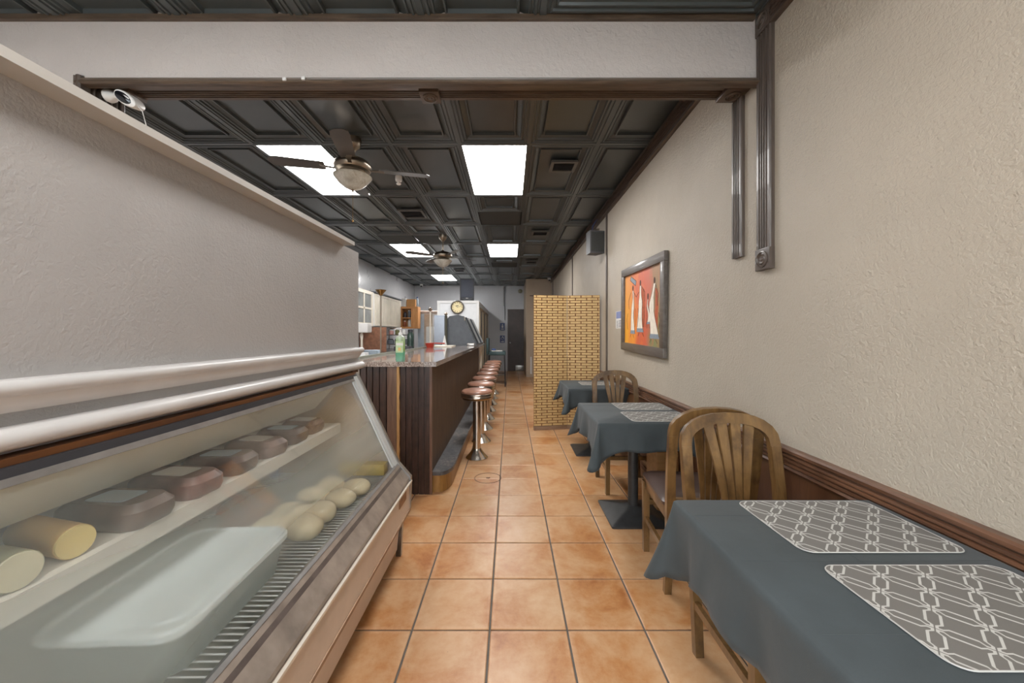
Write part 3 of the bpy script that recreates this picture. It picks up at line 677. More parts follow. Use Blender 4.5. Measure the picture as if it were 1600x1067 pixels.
bm = BM(); box(bm, -1.34, -1.2, .60, .78, .829, .9, .006); obj('carton', bm, M['lightblue'], None, 'pale blue carton at the near end behind the deli logs', 'carton')

# ------------------------------------------------------------------ bar counter
BX, BXB, BY0, BY1 = -.651, -1.38, 3.08, 7.75
bar = thing('bar_counter', 'long dark beadboard lunch counter with speckled granite top', 'counter', ((BX + BXB) / 2, 5.4, 0))
bo = (-(BX + BXB) / 2, -5.4, 0)
def pobj(name, bm, m, label=None, kind=None, smooth=False): return obj(name, bm, m, bar, label, kind=kind, smooth=smooth, loc=bo)
bm = BM(); box(bm, BXB - .5, BX - .012, BY0 + .012, BY0 + .06, 0, 1.06); box(bm, BX - .06, BX - .012, BY0, BY1, 0, 1.06); box(bm, BXB, BX - .012, BY1 - .05, BY1, 0, 1.06); pobj('carcass', bm, M['barwood'])
# end boards, one by one
x = BX - .008; i = 0
xb = (604.5 - 797) * 3.05 / 582; xa = (623.5 - 797) * 3.05 / 582
while x > BXB - .45:
    w = .0535 + random.uniform(-.004, .004)
    if not (x - w < xa and x > xb + .01) or True:
        bm = BM(); box(bm, x - w + .0035, x - .0035 + .0, BY0 - .004 + random.uniform(-.001, .001), BY0 + .014, 0, 1.06, .0025); pobj('plank', bm, M['barwood'])
    x -= w
bm = BM(); box(bm, xb, xa - .022, BY0 - .026, BY0 - .003, .03, 1.058, .002); pobj('batten', bm, wood('brown_batten', rgb(84, 62, 52), rgb(120, 94, 78), 'Z', .4), 'wide brown batten nailed over the end boards')
bm = BM()
pts = [(xa - .021, 1.058), (xa - .021, .03)]
ed = [(xa + random.uniform(-.004, .003), .03 + k * (1.028 / 24)) for k in range(25)]
extrude(bm, pts + ed, (0, BY0 - .024, 0), (1, 0, 0), (0, 0, 1), (0, .02, 0)); pobj('splintered_strip', bm, M['rawwood'], 'pale strip of splintered raw wood')
bm = BM(); box(bm, BX - .014, BX + .006, BY0 - .006, BY0 + .018, 0, 1.06, .004); pobj('corner_post', bm, wood('corner_bead', rgb(84, 58, 46), rgb(124, 92, 76), 'Z', .35))
# aisle side boards: seen too steeply to pick apart singly
bm = BM(); y = BY0 + .02
while y < BY1 - .05:
    box(bm, BX - .013, BX, y + .002, y + .056, 0, 1.06, .0025); y += .058
pobj('side_boards', bm, M['barwood2'], 'narrow upright boards along the aisle side', kind='stuff')
# top
bm = BM(); extrude(bm, [(-.60, 3.02), (-.60, 9.2), (-1.25, 9.2), (-1.38, 7.6), (-1.38, 3.4), (-1.9, 3.4), (-1.9, 3.02)], (0, 0, 1.06), (1, 0, 0), (0, 1, 0), (0, 0, .04)); bevel_all(bm, .012, 3); pobj('worktop', bm, M['granite'], 'polished speckled granite top', smooth=True)
bm = BM(); box(bm, -1.395, -1.378, 3.4, 7.6, 1.02, 1.118); pobj('back_lip', bm, plain('grey_green_lip', rgb(128, 134, 124), .4, var=.1))
for yy in (9.1,):
    bm = BM(); lathe(bm, [(.05, 0), (.05, .06), (.03, .1), (.038, .3), (.028, .5), (.04, .75), (.028, .9), (.05, 1.0), (.05, 1.06)], 16, (-.72, yy, 0)); pobj('support_post', bm, M['cream'], 'turned cream post under the far end', smooth=True)
bm = BM(); box(bm, -.74, -.69, 7.80, 7.86, 0, 1.06, .004); pobj('support_post', bm, wood('tan_post', rgb(150, 124, 92), rgb(184, 158, 124), 'Z', .5), 'tan wooden post at the end of the boards')
# foot step
stp = []
for a in range(0, 91, 15): stp.append((-.585 + .095 * math.sin(math.radians(a)) , 3.30 - .20 * math.cos(math.radians(a))))
foot = [(BX + .001, 3.10)] + stp + [(-.49, BY1), (BX + .001, BY1)]
bm = BM(); extrude(bm, foot, (0, 0, .148), (1, 0, 0), (0, 1, 0), (0, 0, .03)); bevel_all(bm, .006, 2); pobj('foot_step', bm, M['steptop'], 'worn black foot step', smooth=True)
rp = [(BX + .001, 3.12)] + [(x - .022, y + .02) for x, y in stp] + [(-.512, BY1), (BX + .001, BY1)]
bm = BM(); extrude(bm, rp, (0, 0, 0), (1, 0, 0), (0, 1, 0), (0, 0, .148)); pobj('step_riser', bm, M['riser'], 'golden brown riser of the step', smooth=True)

# ------------------------------------------------------------------ stools
st = thing('bar_stool', 'x', 'stool', (-.357, 4.0, 0), 0, 'chrome pedestal stools along the counter')
bm = BM(); lathe(bm, [(.118, 0), (.119, .006), (.112, .014), (.095, .03), (.07, .06), (.052, .085), (.045, .1), (.0, .1)], 28); obj('base', bm, M['chrome'], st)
bm = BM(); lathe(bm, [(.042, .1), (.042, .63)], 24, cap=False); obj('pedestal', bm, M['chrome'], st)
bm = BM(); lathe(bm, [(.04, .612), (.10, .618), (.15, .632), (.16, .645)], 28); obj('seat_pan', bm, M['brassy'], st, label='brass coloured underside')
bm = BM(); lathe(bm, [(.16, .645), (.168, .65), (.168, .664), (.164, .668), (.168, .672), (.168, .69), (.162, .697), (.1, .697)], 32); obj('seat_band', bm, M['chrome'], st)
bm = BM(); lathe(bm, [(.16, .692), (.166, .703), (.162, .717), (.145, .729), (.1, .738), (.04, .741), (0, .7415)], 32); obj('seat', bm, M['copperseat'], st, label='wrinkled copper brown vinyl cushion')
o_ = ['nearest', 'second', 'third', 'fourth', 'fifth', 'sixth', 'seventh', 'eighth and farthest']
st['label'] = 'nearest chrome pedestal stool with copper brown seat, at the counter'
for k in range(1, 8):
    dup(st, (-.357 + .003 * math.sin(k * 3), 4.0 + .6 * k, 0), k * .8, '%s chrome pedestal stool counted from the camera along the counter' % o_[k])

# ------------------------------------------------------------------ dining chairs
chair = thing('dining_chair', 'x', 'chair', (0, 0, 0), 0, 'oak chairs with fanned arched backs')
def bar_part(name, pts, w, n, t, label=None, bev=.004):
    bm = BM(); ribbon(bm, pts, w, n, t); bevel_all(bm, bev, 2, .9); return obj(name, bm, M['chair'], chair, label)
bk = lambda z: -.215 - max(0, z - .45) * .16            # lean of the back
for s in (-1, 1):
    bar_part('leg', [(s * .19, -.175, 0), (s * .187, -.205, .25), (s * .188, bk(.46), .46), (s * .196, bk(.66), .66), (s * .195, bk(.835), .835)], [.034, .036, .042, .04, .042], (0, 1, 0), .032, 'rear leg running up into the back')
    bar_part('leg', [(s * .195, .2, 0), (s * .195, .2, .43)], [.032, .04], (0, 1, 0), .034)
arcp = [(-.195, bk(.83), .825)]
for i in range(13):
    a = PI - PI * i / 12; z = .85 + .105 * math.sin(a) ** .95 if 0 < i < 12 else .85
    arcp.append((.194 * math.copysign(abs(math.cos(a)) ** .86, math.cos(a)), bk(z), z))
arcp.append((.195, bk(.83), .825))
bm = BM(); ribbon(bm, arcp, .046, (0, 1, .16), .026); bevel_all(bm, .004, 2, .9); obj('back_arch', bm, M['chair'], chair)
for x0, x1 in ((-.036, -.092), (-.0125, -.031), (.0125, .031), (.036, .092)):
    z1 = .85 + .105 * math.sqrt(max(0, 1 - (x1 / .193) ** 2)) - .012
    pts = []
    for i in range(7):
        q = i / 6; z = .49 + (z1 - .49) * q; pts.append((x0 + (x1 - x0) * q ** 1.5, bk(z) + .008 * math.sin(PI * q), z))
    bar_part('back_slat', pts, [.02, .022, .026, .03, .035, .04, .044], (0, 1, .16), .012, None, .002)
bar_part('back_rail', [(-.19, bk(.49), .485), (.19, bk(.49), .485)], .045, (0, 1, 0), .024)
bm = BM(); loft(bm, [(rrect(.40, .40, .03), .45), (rrect(.43, .425, .035), .455), (rrect(.435, .43, .04), .472), (rrect(.40, .39, .05), .488), (rrect(.2, .2, .08), .494)]); o = obj('seat', bm, M['leather'], chair, label='dark brown vinyl seat pad'); o.location = (0, .01, 0)
bm = BM(); box(bm, -.205, .205, .19, .215, .39, .452, .003); box(bm, -.205, -.182, -.2, .2, .39, .452, .003); box(bm, .182, .205, -.2, .2, .39, .452, .003); box(bm, -.19, .19, -.215, -.195, .39, .452, .003); obj('seat_frame', bm, M['chair'], chair)
for s in (-1, 1): bar_part('stretcher', [(s * .193, -.19, .2), (s * .195, .2, .2)], .03, (1, 0, 0), .018)
bar_part('stretcher', [(-.19, .2, .30), (.19, .2, .30)], .03, (0, 1, 0), .018)
chair.location = (.965, 1.74 - .0, 0)
# chair B: faces away from the camera (towards table 2)
chair.location = (1.01, 2.07, 0); chair.rotation_euler = (0, 0, math.radians(-5)); chair['label'] = 'oak arched-back chair facing the middle table, outer one of the back to back pair'
# chair A: faces the camera, pushed under the near table
dup(chair, (.968, 1.365, 0), math.radians(180), 'oak arched-back chair pushed under the nearest table, its back showing in front')
dup(chair, (1.0, 3.28, 0), math.radians(180), 'oak arched-back chair between the middle table and the farthest table')
dup(chair, (.97, .42, 0), math.radians(2), 'oak arched-back chair at the camera side of the nearest table') if False else None

# ------------------------------------------------------------------ tables, cloths, placemats
def table(y0, y1, label, clab, seed, drop=.19, corner=.78, mats=(), x0=.575):
    x1 = 1.235; cx, cy = (x0 + x1) / 2, (y0 + y1) / 2; H = .75
    g = thing('dining_table', label, 'table', (cx, cy, 0), 0, 'cloth covered tables along the wall')
    bm = BM(); box(bm, x0 - cx + .012, x1 - cx - .012, y0 - cy + .012, y1 - cy - .012, H - .032, H - .006, .004); obj('tabletop', bm, M['rail'], g)
    bm = BM(); lathe(bm, [(.036, .05), (.036, H - .05), (.09, H - .045), (.09, H - .032)], 20); obj('pedestal', bm, M['blackm'], g)
    bm = BM(); loft(bm, [(rrect(.42, .42, .012, 2), 0), (rrect(.42, .42, .012, 2), .012), (rrect(.40, .40, .02, 2), .018), (rrect(.14, .14, .03, 2), .055), (rrect(.09, .09, .03, 2), .075)]); obj('table_base', bm, M['blackm'], g, label='square black cast foot')
    # cloth
    rnd = random.Random(seed); W, L = x1 - x0, y1 - y0; per = []
    nS, nC = 16, 11
    def side(ax, ay, bx, by, n):
        for i in range(1, nS):
            q = i / nS; per.append((ax + (bx - ax) * q, ay + (by - ay) * q, n, 'e', q))
    cs = [(W / 2, L / 2, 0), (-W / 2, L / 2, 90), (-W / 2, -L / 2, 180), (W / 2, -L / 2, 270)]
    for i, (px, py, a) in enumerate(cs):
        for k in range(nC): per.append((px, py, math.radians(a + 90 * k / (nC - 1)), 'c', k / (nC - 1)))
        nx_, ny_, na = cs[(i + 1) % 4]; side(px, py, nx_, ny_, math.radians(a + 90))
    wall = lambda x, y: x > W / 2 - .02
    ph = [rnd.uniform(0, 6) for _ in range(8)]
    bm = BM(); rows = []
    NV = 10
    for vi in range(NV + 1):
        v = vi / NV; ring = []
        for si, (px, py, a, kd, q) in enumerate(per):
            dx, dy = math.cos(a), math.sin(a)
            rr = .010
            if kd == 'c':
                bulge = math.sin(PI * q); onwall = (px > 0)
                dl = drop * (1.42 + (corner - .42) * bulge); out = .03 + .075 * bulge ** 1.1 * (0.0 if onwall else 1)
                out -= .0
            else:
                edge = min(q, 1 - q); dl = drop * (1 + .04 * math.sin(q * 9 + ph[0]) + .42 * max(0, 1 - edge / .22) ** 1.3); onwall = abs(a % (2 * PI)) < .1
                dip = math.exp(-((edge - .09) / .05) ** 2)
                out = .018 + .016 * math.sin(q * 11 + ph[1]) + .012 * math.sin(q * 23 + ph[2]) + .005 * math.sin(q * 41 + ph[3]) - .008 * dip
                if edge < .1 and not (abs(a % (2 * PI)) < .1): out = out * (edge / .1) + .03 * (1 - edge / .1)
            if onwall: dl = min(dl, .06); out = .004
            if v < .12: t_ = v / .12; ox = rr * math.sin(t_ * PI / 2); oz = -rr * (1 - math.cos(t_ * PI / 2))
            else:
                t_ = (v - .12) / .88; ox = rr + (out - .0) * t_ ** 1.1; oz = -rr - (dl - rr) * t_ * (1 - .10 * (out / .1) * t_)
            ring.append(bm.verts.new((px + dx * ox, py + dy * ox, H + .004 + oz)))
        rows.append(ring)
    n = len(per)
    for A, B in zip(rows, rows[1:]):
        for i in range(n): 
            j = (i + 1) % n
            bm.faces.new((A[i], B[i], B[j], A[j]))
    bmesh.ops.remove_doubles(bm, verts=bm.verts[:], dist=.0008)
    # top as a fine grid fan
    topv = [v for v in bm.verts if abs(v.co.z - H - .004) < 1e-5]
    eds = [e for e in bm.edges if len(e.link_faces) == 1 and all(abs(v.co.z - H - .004) < 1e-5 for v in e.verts)]
    bmesh.ops.contextual_create(bm, geom=eds)
    # straight fold creases across the top
    c = obj('tablecloth', bm, M['cloth'], None, clab, 'tablecloth', 'slate grey tablecloths', loc=(cx, cy, 0), ang=1.4)
    sm = c.modifiers.new('thick', 'SOLIDIFY'); sm.thickness = .0015; sm.offset = 1
    bm = BM(); zt_ = H + .0058
    for q in (-.34, .0, .34): tube(bm, [(-W / 2 + .01, q * L + .002, zt_ - .001), (0, q * L - .001, zt_ - .001), (W / 2 - .02, q * L, zt_ - .001)], .0012, 5)
    tube(bm, [(-.02, -L / 2 + .02, zt_ - .001), (-.021, L / 2 - .02, zt_ - .001)], .0012, 5)
    obj('fold_crease', bm, M['cloth'], c)
    for (mx0, mx1, my0, my1, lab) in mats:
        w, l = mx1 - mx0, my1 - my0
        bm = BM(); rp_ = rrect(w, l, .032, 7); loft(bm, [(rp_, 0), (rp_, .0022)])
        m = obj('placemat', bm, M['mat'], None, lab, 'placemat', 'grey trellis placemats', loc=((mx0 + mx1) / 2, (my0 + my1) / 2, H + .0072), smooth=False)
        bm = BM(); rp2 = [(x * 1.0, y) for x, y in rp_]
        tube(bm, [(x, y, .0015) for x, y in rp2] + [(rp2[0][0], rp2[0][1], .0015)], .0016, 6); obj('binding', bm, M['matedge'], m)
table(.60, 1.285, 'nearest square table under a slate grey cloth, beside the right wall', 'slate grey cloth draped over the nearest table', 3, mats=(
    (.768, 1.205, .972, 1.268, 'grey trellis placemat on the far side of the nearest table'), (.76, 1.20, .63, .918, 'largest grey trellis placemat, closest to the camera')))
table(2.395, 3.09, 'middle square pedestal table between the facing chairs', 'slate grey cloth draped over the middle table', 5, drop=.18, mats=(
    (.83, 1.225, 2.79, 3.07, 'grey trellis placemat on the far side of the middle table'), (.80, 1.225, 2.42, 2.72, 'grey trellis placemat on the near side of the middle table')))
table(3.90, 4.58, 'farthest small table in front of the woven screen', 'slate grey cloth draped over the farthest table by the screen', 8, drop=.16, corner=.8, x0=.62, mats=(
    (.80, 1.2, 4.13, 4.4, 'grey trellis placemat on the farthest table'),))
bm = BM(); box(bm, 1.09, XR - .014, 2.76, 2.98, 0, .45, .006); obj('wooden_block', bm, wood('block_wood', rgb(128, 92, 54), rgb(164, 124, 78), 'X', .4), None, 'low light brown wooden box against the wall under the middle table', 'box')

# ------------------------------------------------------------------ folding screen
scr = thing('folding_screen', 'tall two panel room divider of tan woven rush behind the farthest table', 'screen', (.79, 5.16, 0))
def panel(px0, px1, py0, py1, z0=.0, z1=1.86):
    dx, dy = px1 - px0, py1 - py0; W = math.hypot(dx, dy); ang = math.atan2(dy, dx)
    Mx = Matrix.Translation((px0, py0, 0)) @ Matrix.Rotation(ang, 4, 'Z')
    f = BM(); box(f, 0, W, .006, .018, z0 + .05, z1)
    pn = obj('screen_panel', f, M['weaveback'], scr, smooth=False); pn.matrix_local = Mx
    b = BM(); rows = 50; h = (z1 - z0 - .055) / rows; bw = .152
    for r in range(rows):
        x = -(bw / 2 if r % 2 else 0) - .04
        while x < W:
            a0, a1 = max(.002, x + .007), min(W - .002, x + bw - .007)
            if a1 - a0 > .01: box(b, a0, a1, .0 + random.uniform(-.001, .001), .008, z0 + .055 + r * h + .0042, z0 + .055 + (r + 1) * h - .0042)
            x += bw
    o = obj('woven_strips', b, M['weave'], pn, kind='stuff', smooth=False)
    b = BM(); box(b, -.002, W + .002, -.012, .03, z0 + .0, z0 + .055, .004); obj('bottom_rail', b, M['screenwood'], pn)
panel(.326 - .79, .793 - .79, -.045, .03); panel(.797 - .79, 1.235 - .79, .03, -.03)

# ------------------------------------------------------------------ right wall hangings
pic = thing('framed_painting', 'large dark framed painting of slender robed musicians on an orange ground', 'painting', (XR, 3.545, 1.575)); pic.rotation_euler = (math.radians(1.4), 0, 0)
PW, PH, FW = 1.14, .865, .08
fm = wood('dark_frame', rgb(74, 66, 60), rgb(104, 96, 90), 'Y', .4, 10, .15)
for (y0, y1, z0, z1) in ((-PW / 2, PW / 2, PH / 2 - FW, PH / 2), (-PW / 2, PW / 2, -PH / 2, -PH / 2 + FW), (-PW / 2, -PW / 2 + FW, -PH / 2 + FW, PH / 2 - FW), (PW / 2 - FW, PW / 2, -PH / 2 + FW, PH / 2 - FW)):
    bm = BM(); box(bm, -.04, -.004, y0, y1, z0, z1, .004); obj('frame_rail', bm, fm, pic)
# canvas; local y runs from right (near, -) to left (far, +) of the picture
t = NT('painted_ground'); tc = t.n('ShaderNodeTexCoord'); sx = t.n('ShaderNodeSeparateXYZ'); t.link(tc.outputs['Object'], sx.inputs[0])
n1 = t.noise(t.coords((1, 1, .5)), 7, 6, .65)
u = t.math('ADD', t.math('MULTIPLY', sx.outputs[1], -1.0), .49)
k = t.math('ADD', u, t.math('MULTIPLY', t.math('SUBTRACT', n1, .5), .8))
c = t.ramp(k, [(.05, rgb(228, 160, 44)), (.3, rgb(222, 128, 52)), (.5, rgb(200, 92, 58)), (.68, rgb(190, 104, 78)), (.82, rgb(120, 128, 84)), (.98, rgb(150, 124, 84))])
up = t.math('ADD', t.math('MULTIPLY', sx.outputs[2], 1.2), .3, True)
c = t.mix(t.math('MULTIPLY', up, .6), c, rgb(196, 124, 112))
t.bsdf(c, .55, 0, t.bump(t.noise(t.coords((1, 1, 1)), 120, 3), .3, .001))
bm = BM(); box(bm, -.018, -.004, -PW / 2 + FW, PW / 2 - FW, -PH / 2 + FW, PH / 2 - FW); cv = obj('canvas', bm, t.m, pic, smooth=False)
AW, AH = PW - 2 * FW, PH - 2 * FW
def uv(u, v, d): return (-.018 - d, AW / 2 - u * AW, -AH / 2 + v * AH)
def shape(pts, m, d, name='figure'):
    bm = BM(); vs = [bm.verts.new(uv(a, b, d)) for a, b in pts]; bm.faces.new(vs)
    return obj(name, bm, m, cv, smooth=False)
gown = plain('painted_white', rgb(222, 212, 196), .6, var=.12, scale=20); outl = plain('painted_outline', rgb(76, 50, 40), .6, var=.1); gtrim = plain('painted_blue_grey', rgb(130, 140, 150), .6, var=.2, scale=60)
def stroke(pts, w, m=outl, d=.0012):
    bm = BM(); P = [Vector(uv(a, b, d)) for a, b in pts]; ribbon(bm, P, w, (1, 0, 0), .0006); obj('brush_stroke', bm, m, cv, smooth=False)
def figure(u, v0, v1, lean=.0, w=.05):
    n = 12; L_, R_ = [], []
    for i in range(n + 1):
        q = i / n; v = v0 + (v1 - v0) * q; cc = u + lean * math.sin(q * PI) + .022 * math.sin(q * 6 + u * 9)
        ww = w * (1.15 - .95 * q ** .55) if q < .82 else w * .22
        if .55 < q < .75: ww += w * .12
        L_.append((cc - ww, v)); R_.append((cc + ww, v))
    shape([(a - .008, b) for a, b in L_] + [(a + .008, b) for a, b in reversed(R_)], outl, .0006)
    shape(L_ + list(reversed(R_)), gown, .0012)
    # banded hem
    shape([(L_[0][0], v0), (L_[1][0], L_[1][1]), (R_[1][0], R_[1][1]), (R_[0][0], v0)], gtrim, .0018)
    # head as an inclined oval
    cc = L_[-1][0] + w * .2
    shape([(cc + .02 * math.cos(a * PI / 5), v1 + .035 + .042 * math.sin(a * PI / 5)) for a in range(10)], outl, .0018)
    # feet
    stroke([(u - w * .6, v0 - .01), (u - w * .9, v0 - .055)], .006); stroke([(u + w * .5, v0 - .01), (u + w * .9, v0 - .055)], .006)
figure(.24, .14, .76, .03, .062); figure(.50, .17, .80, -.04, .085); figure(.82, .10, .78, -.03, .098); figure(.69, .28, .60, 0, .032)
for bu, bv, bw in ((.27, .2, .05), (.56, .24, .06), (.88, .2, .05)):
    shape([(bu - bw, bv), (bu - bw * .5, bv + .3), (bu - bw * .6, bv + .52), (bu + bw * .4, bv + .5), (bu + bw * .8, bv + .3), (bu + bw * .5, bv)], plain('painted_rust', rgb(170, 84, 50), .6, var=.25, scale=30), .0003, 'figure')
stroke([(.2, .74), (.12, .62), (.14, .5)], .006); stroke([(.28, .74), (.36, .66), (.44, .72)], .006); stroke([(.52, .78), (.60, .70), (.60, .58)], .006)
stroke([(.1, .44), (.07, .34), (.1, .2)], .006); stroke([(.93, .42), (.96, .32), (.93, .22)], .008); stroke([(.86, .76), (.92, .64), (.9, .5)], .006)
shape([(.17, .92), (.2, .97), (.36, .88), (.34, .82)], gtrim, .0015, 'instrument'); stroke([(.17, .92), (.2, .97), (.36, .88), (.34, .82), (.17, .92)], .006, d=.002)
for uu in (.34, .41, .57, .64): stroke([(uu, .5), (uu + .02, .36), (uu - .01, .24)], .005)

# paper notice beside the painting
nt = thing('wall_notice', 'small paper notice with blue heading taped beside the painting', 'notice', (XR, 4.33, 1.49))
bm = BM(); box(bm, -.002, 0, -.115, .115, -.1, .1); obj('sheet', bm, M['paper'], nt, smooth=False)
bm = BM(); box(bm, -.0026, -.002, -.11, .1, .015, .095); obj('heading', bm, plain('notice_blue', rgb(120, 130, 170), .7, var=.1), nt, smooth=False, label='blue printed heading')
bm = BM()
for i in range(5):
    box(bm, -.0026, -.002, -.09, .0 - .01 * (i % 2), -.018 - .017 * i, -.010 - .017 * i); box(bm, -.0026, -.002, .02, .085, -.02 - .017 * i, -.013 - .017 * i)
obj('print_lines', bm, M['ink'], nt, smooth=False)

# wall speaker on bracket
sp = thing('wall_speaker', 'dark grey wall speaker on bracket high above the woven screen', 'speaker', (1.135, 5.02, 2.40), math.radians(20))
bm = BM(); extrude(bm, [(-.1, -.06), (.1, -.09), (.08, .09), (-.07, .09)], (0, 0, 0), (1, 0, 0), (0, 1, 0), (0, 0, .30)); bevel_all(bm, .008, 2); obj('cabinet', bm, plain('speaker_side', rgb(84, 84, 86), .5, var=.05), sp)
bm = BM(); extrude(bm, [(-.085, -.068), (.088, -.094), (.088, -.09), (-.085, -.062)], (0, 0, .02), (1, 0, 0), (0, 1, 0), (0, 0, .26)); obj('grille', bm, plain('speaker_grille', rgb(62, 62, 60), .8, var=.1, scale=200), sp, label='darker front grille')
bm = BM(); tube(bm, [(.02, .02, .3), (.03, .02, .34), (.11, .06, .36)], .012, 8); obj('bracket', bm, M['steel'], sp)
bm = BM(); tube(bm, [(.0, .05, .29), (.02, .07, .4), (.05, .04, .46), (.1, .08, .5)], .006, 6); obj('cable', bm, M['sign_blue'], sp, label='blue cable')

# security camera at the left corner of the opening
sc_ = thing('security_camera', 'white bullet security camera with black face beside the left end of the wooden beam', 'camera', (-2.12, 1.96, 2.58))
bm = BM(); lathe(bm, [(.03, 0), (.034, .01), (.03, .03), (.018, .045), (.014, .06)], 16, (0, 0, 0), Matrix.Rotation(PI / 2, 4, 'Y')); tube(bm, [(.05, 0, 0), (.08, -.005, -.012), (.115, -.02, -.03)], .012, 10); obj('mount', bm, M['whitep'], sc_)
D_ = Vector((.16, -.96, -.22)).normalized()
Rm = Vector((0, 0, 1)).rotation_difference(D_).to_matrix().to_4x4()
Sx = Matrix.Diagonal((1.9, 1.0, 1.0, 1.0))
def capsule(prof, loc, extra=None):
    bm = BM(); lathe(bm, prof, 26)
    for v in bm.verts:
        # oval cross-section: long side runs down to the right
        c_, s_ = math.cos(extra), math.sin(extra); x, y = v.co.x * 1.75, v.co.y
        v.co = Rm @ Vector((x * c_ - y * s_, x * s_ + y * c_, v.co.z)); v.co += Vector(loc)
    return bm
ea = math.radians(-28)
obj('housing', capsule([(.0, -.07), (.02, -.068), (.027, -.05), (.03, 0), (.029, .02), (.025, .024), (0, .024)], (.15, -.04, -.045), ea), M['whitep'], sc_)
obj('lens_cover', capsule([(.022, .022), (.022, .027), (.018, .029), (0, .03)], (.145, -.04, -.043), ea), plain('gloss_black', rgb(16, 16, 20), .08, var=0), sc_, label='glossy black face')
bm = BM(); tube(bm, [(.19, -.03, -.07), (.215, -.03, -.1), (.215, -.01, -.16), (.2, .02, -.2)], .002, 5); obj('cable', bm, M['whitep'], sc_)
# two small plaster chips on the beam casing
for i, x in enumerate((-1.134, -1.04)):
    bm = BM(); box(bm, x, x + .018, Y0 - .032, Y0 - .022, 2.590 + .004 * i, 2.606 + .004 * i, .002); obj('plaster_chip', bm, M['whitep'], None, ('left' if i == 0 else 'right') + ' one of two tiny white chips stuck on the dark wooden beam', 'chip', 'white chips on the beam')

# ------------------------------------------------------------------ ceiling fittings
def vent(x, y, s, lab, tilt=0):
    g = thing('ceiling_vent', lab, 'vent', (x, y, ZC + .01), 0, 'dark air vents in the ceiling'); g.rotation_euler = (math.radians(tilt), 0, 0)
    bm = BM(); 
    for a in ((-s, -s + .03, -s, s), (s - .03, s, -s, s), (-s + .03, s - .03, -s, -s + .03), (-s + .03, s - .03, s - .03, s)): box(bm, *a, -.022, .0)
    obj('frame', bm, plain('vent_frame', rgb(88, 86, 82), .4, var=.1), g, smooth=False)
    bm = BM(); box(bm, -s + .03, s - .03, -s + .03, s - .03, -.004, .002); obj('backing', bm, M['blackp'], g, smooth=False)
    n = 6
    for i in range(n):
        y_ = -s + .045 + (2 * s - .09) * i / (n - 1); bm = BM(); box(bm, -s + .03, s - .03, -.009, .009, -.001, .001, 0, Matrix.Translation((0, y_, -.012)) @ Matrix.Rotation(math.radians(38), 4, 'X'))
        obj('slat', bm, M['blackp'], g, smooth=False)
vent(.53, 3.72, .13, 'tilted dark vent in the ceiling right of the largest light panel', 3)
vent(-1.36, 5.2, .17, 'dark ceiling vent between the two ceiling fans')
vent(.50, 6.2, .14, 'small dark ceiling vent above the woven screen')
vent(.50, 8.7, .14, 'farthest right ceiling vent, beyond the second aisle light')
vent(-1.34, 9.9, .15, 'far ceiling vent beside the black loudspeaker top')

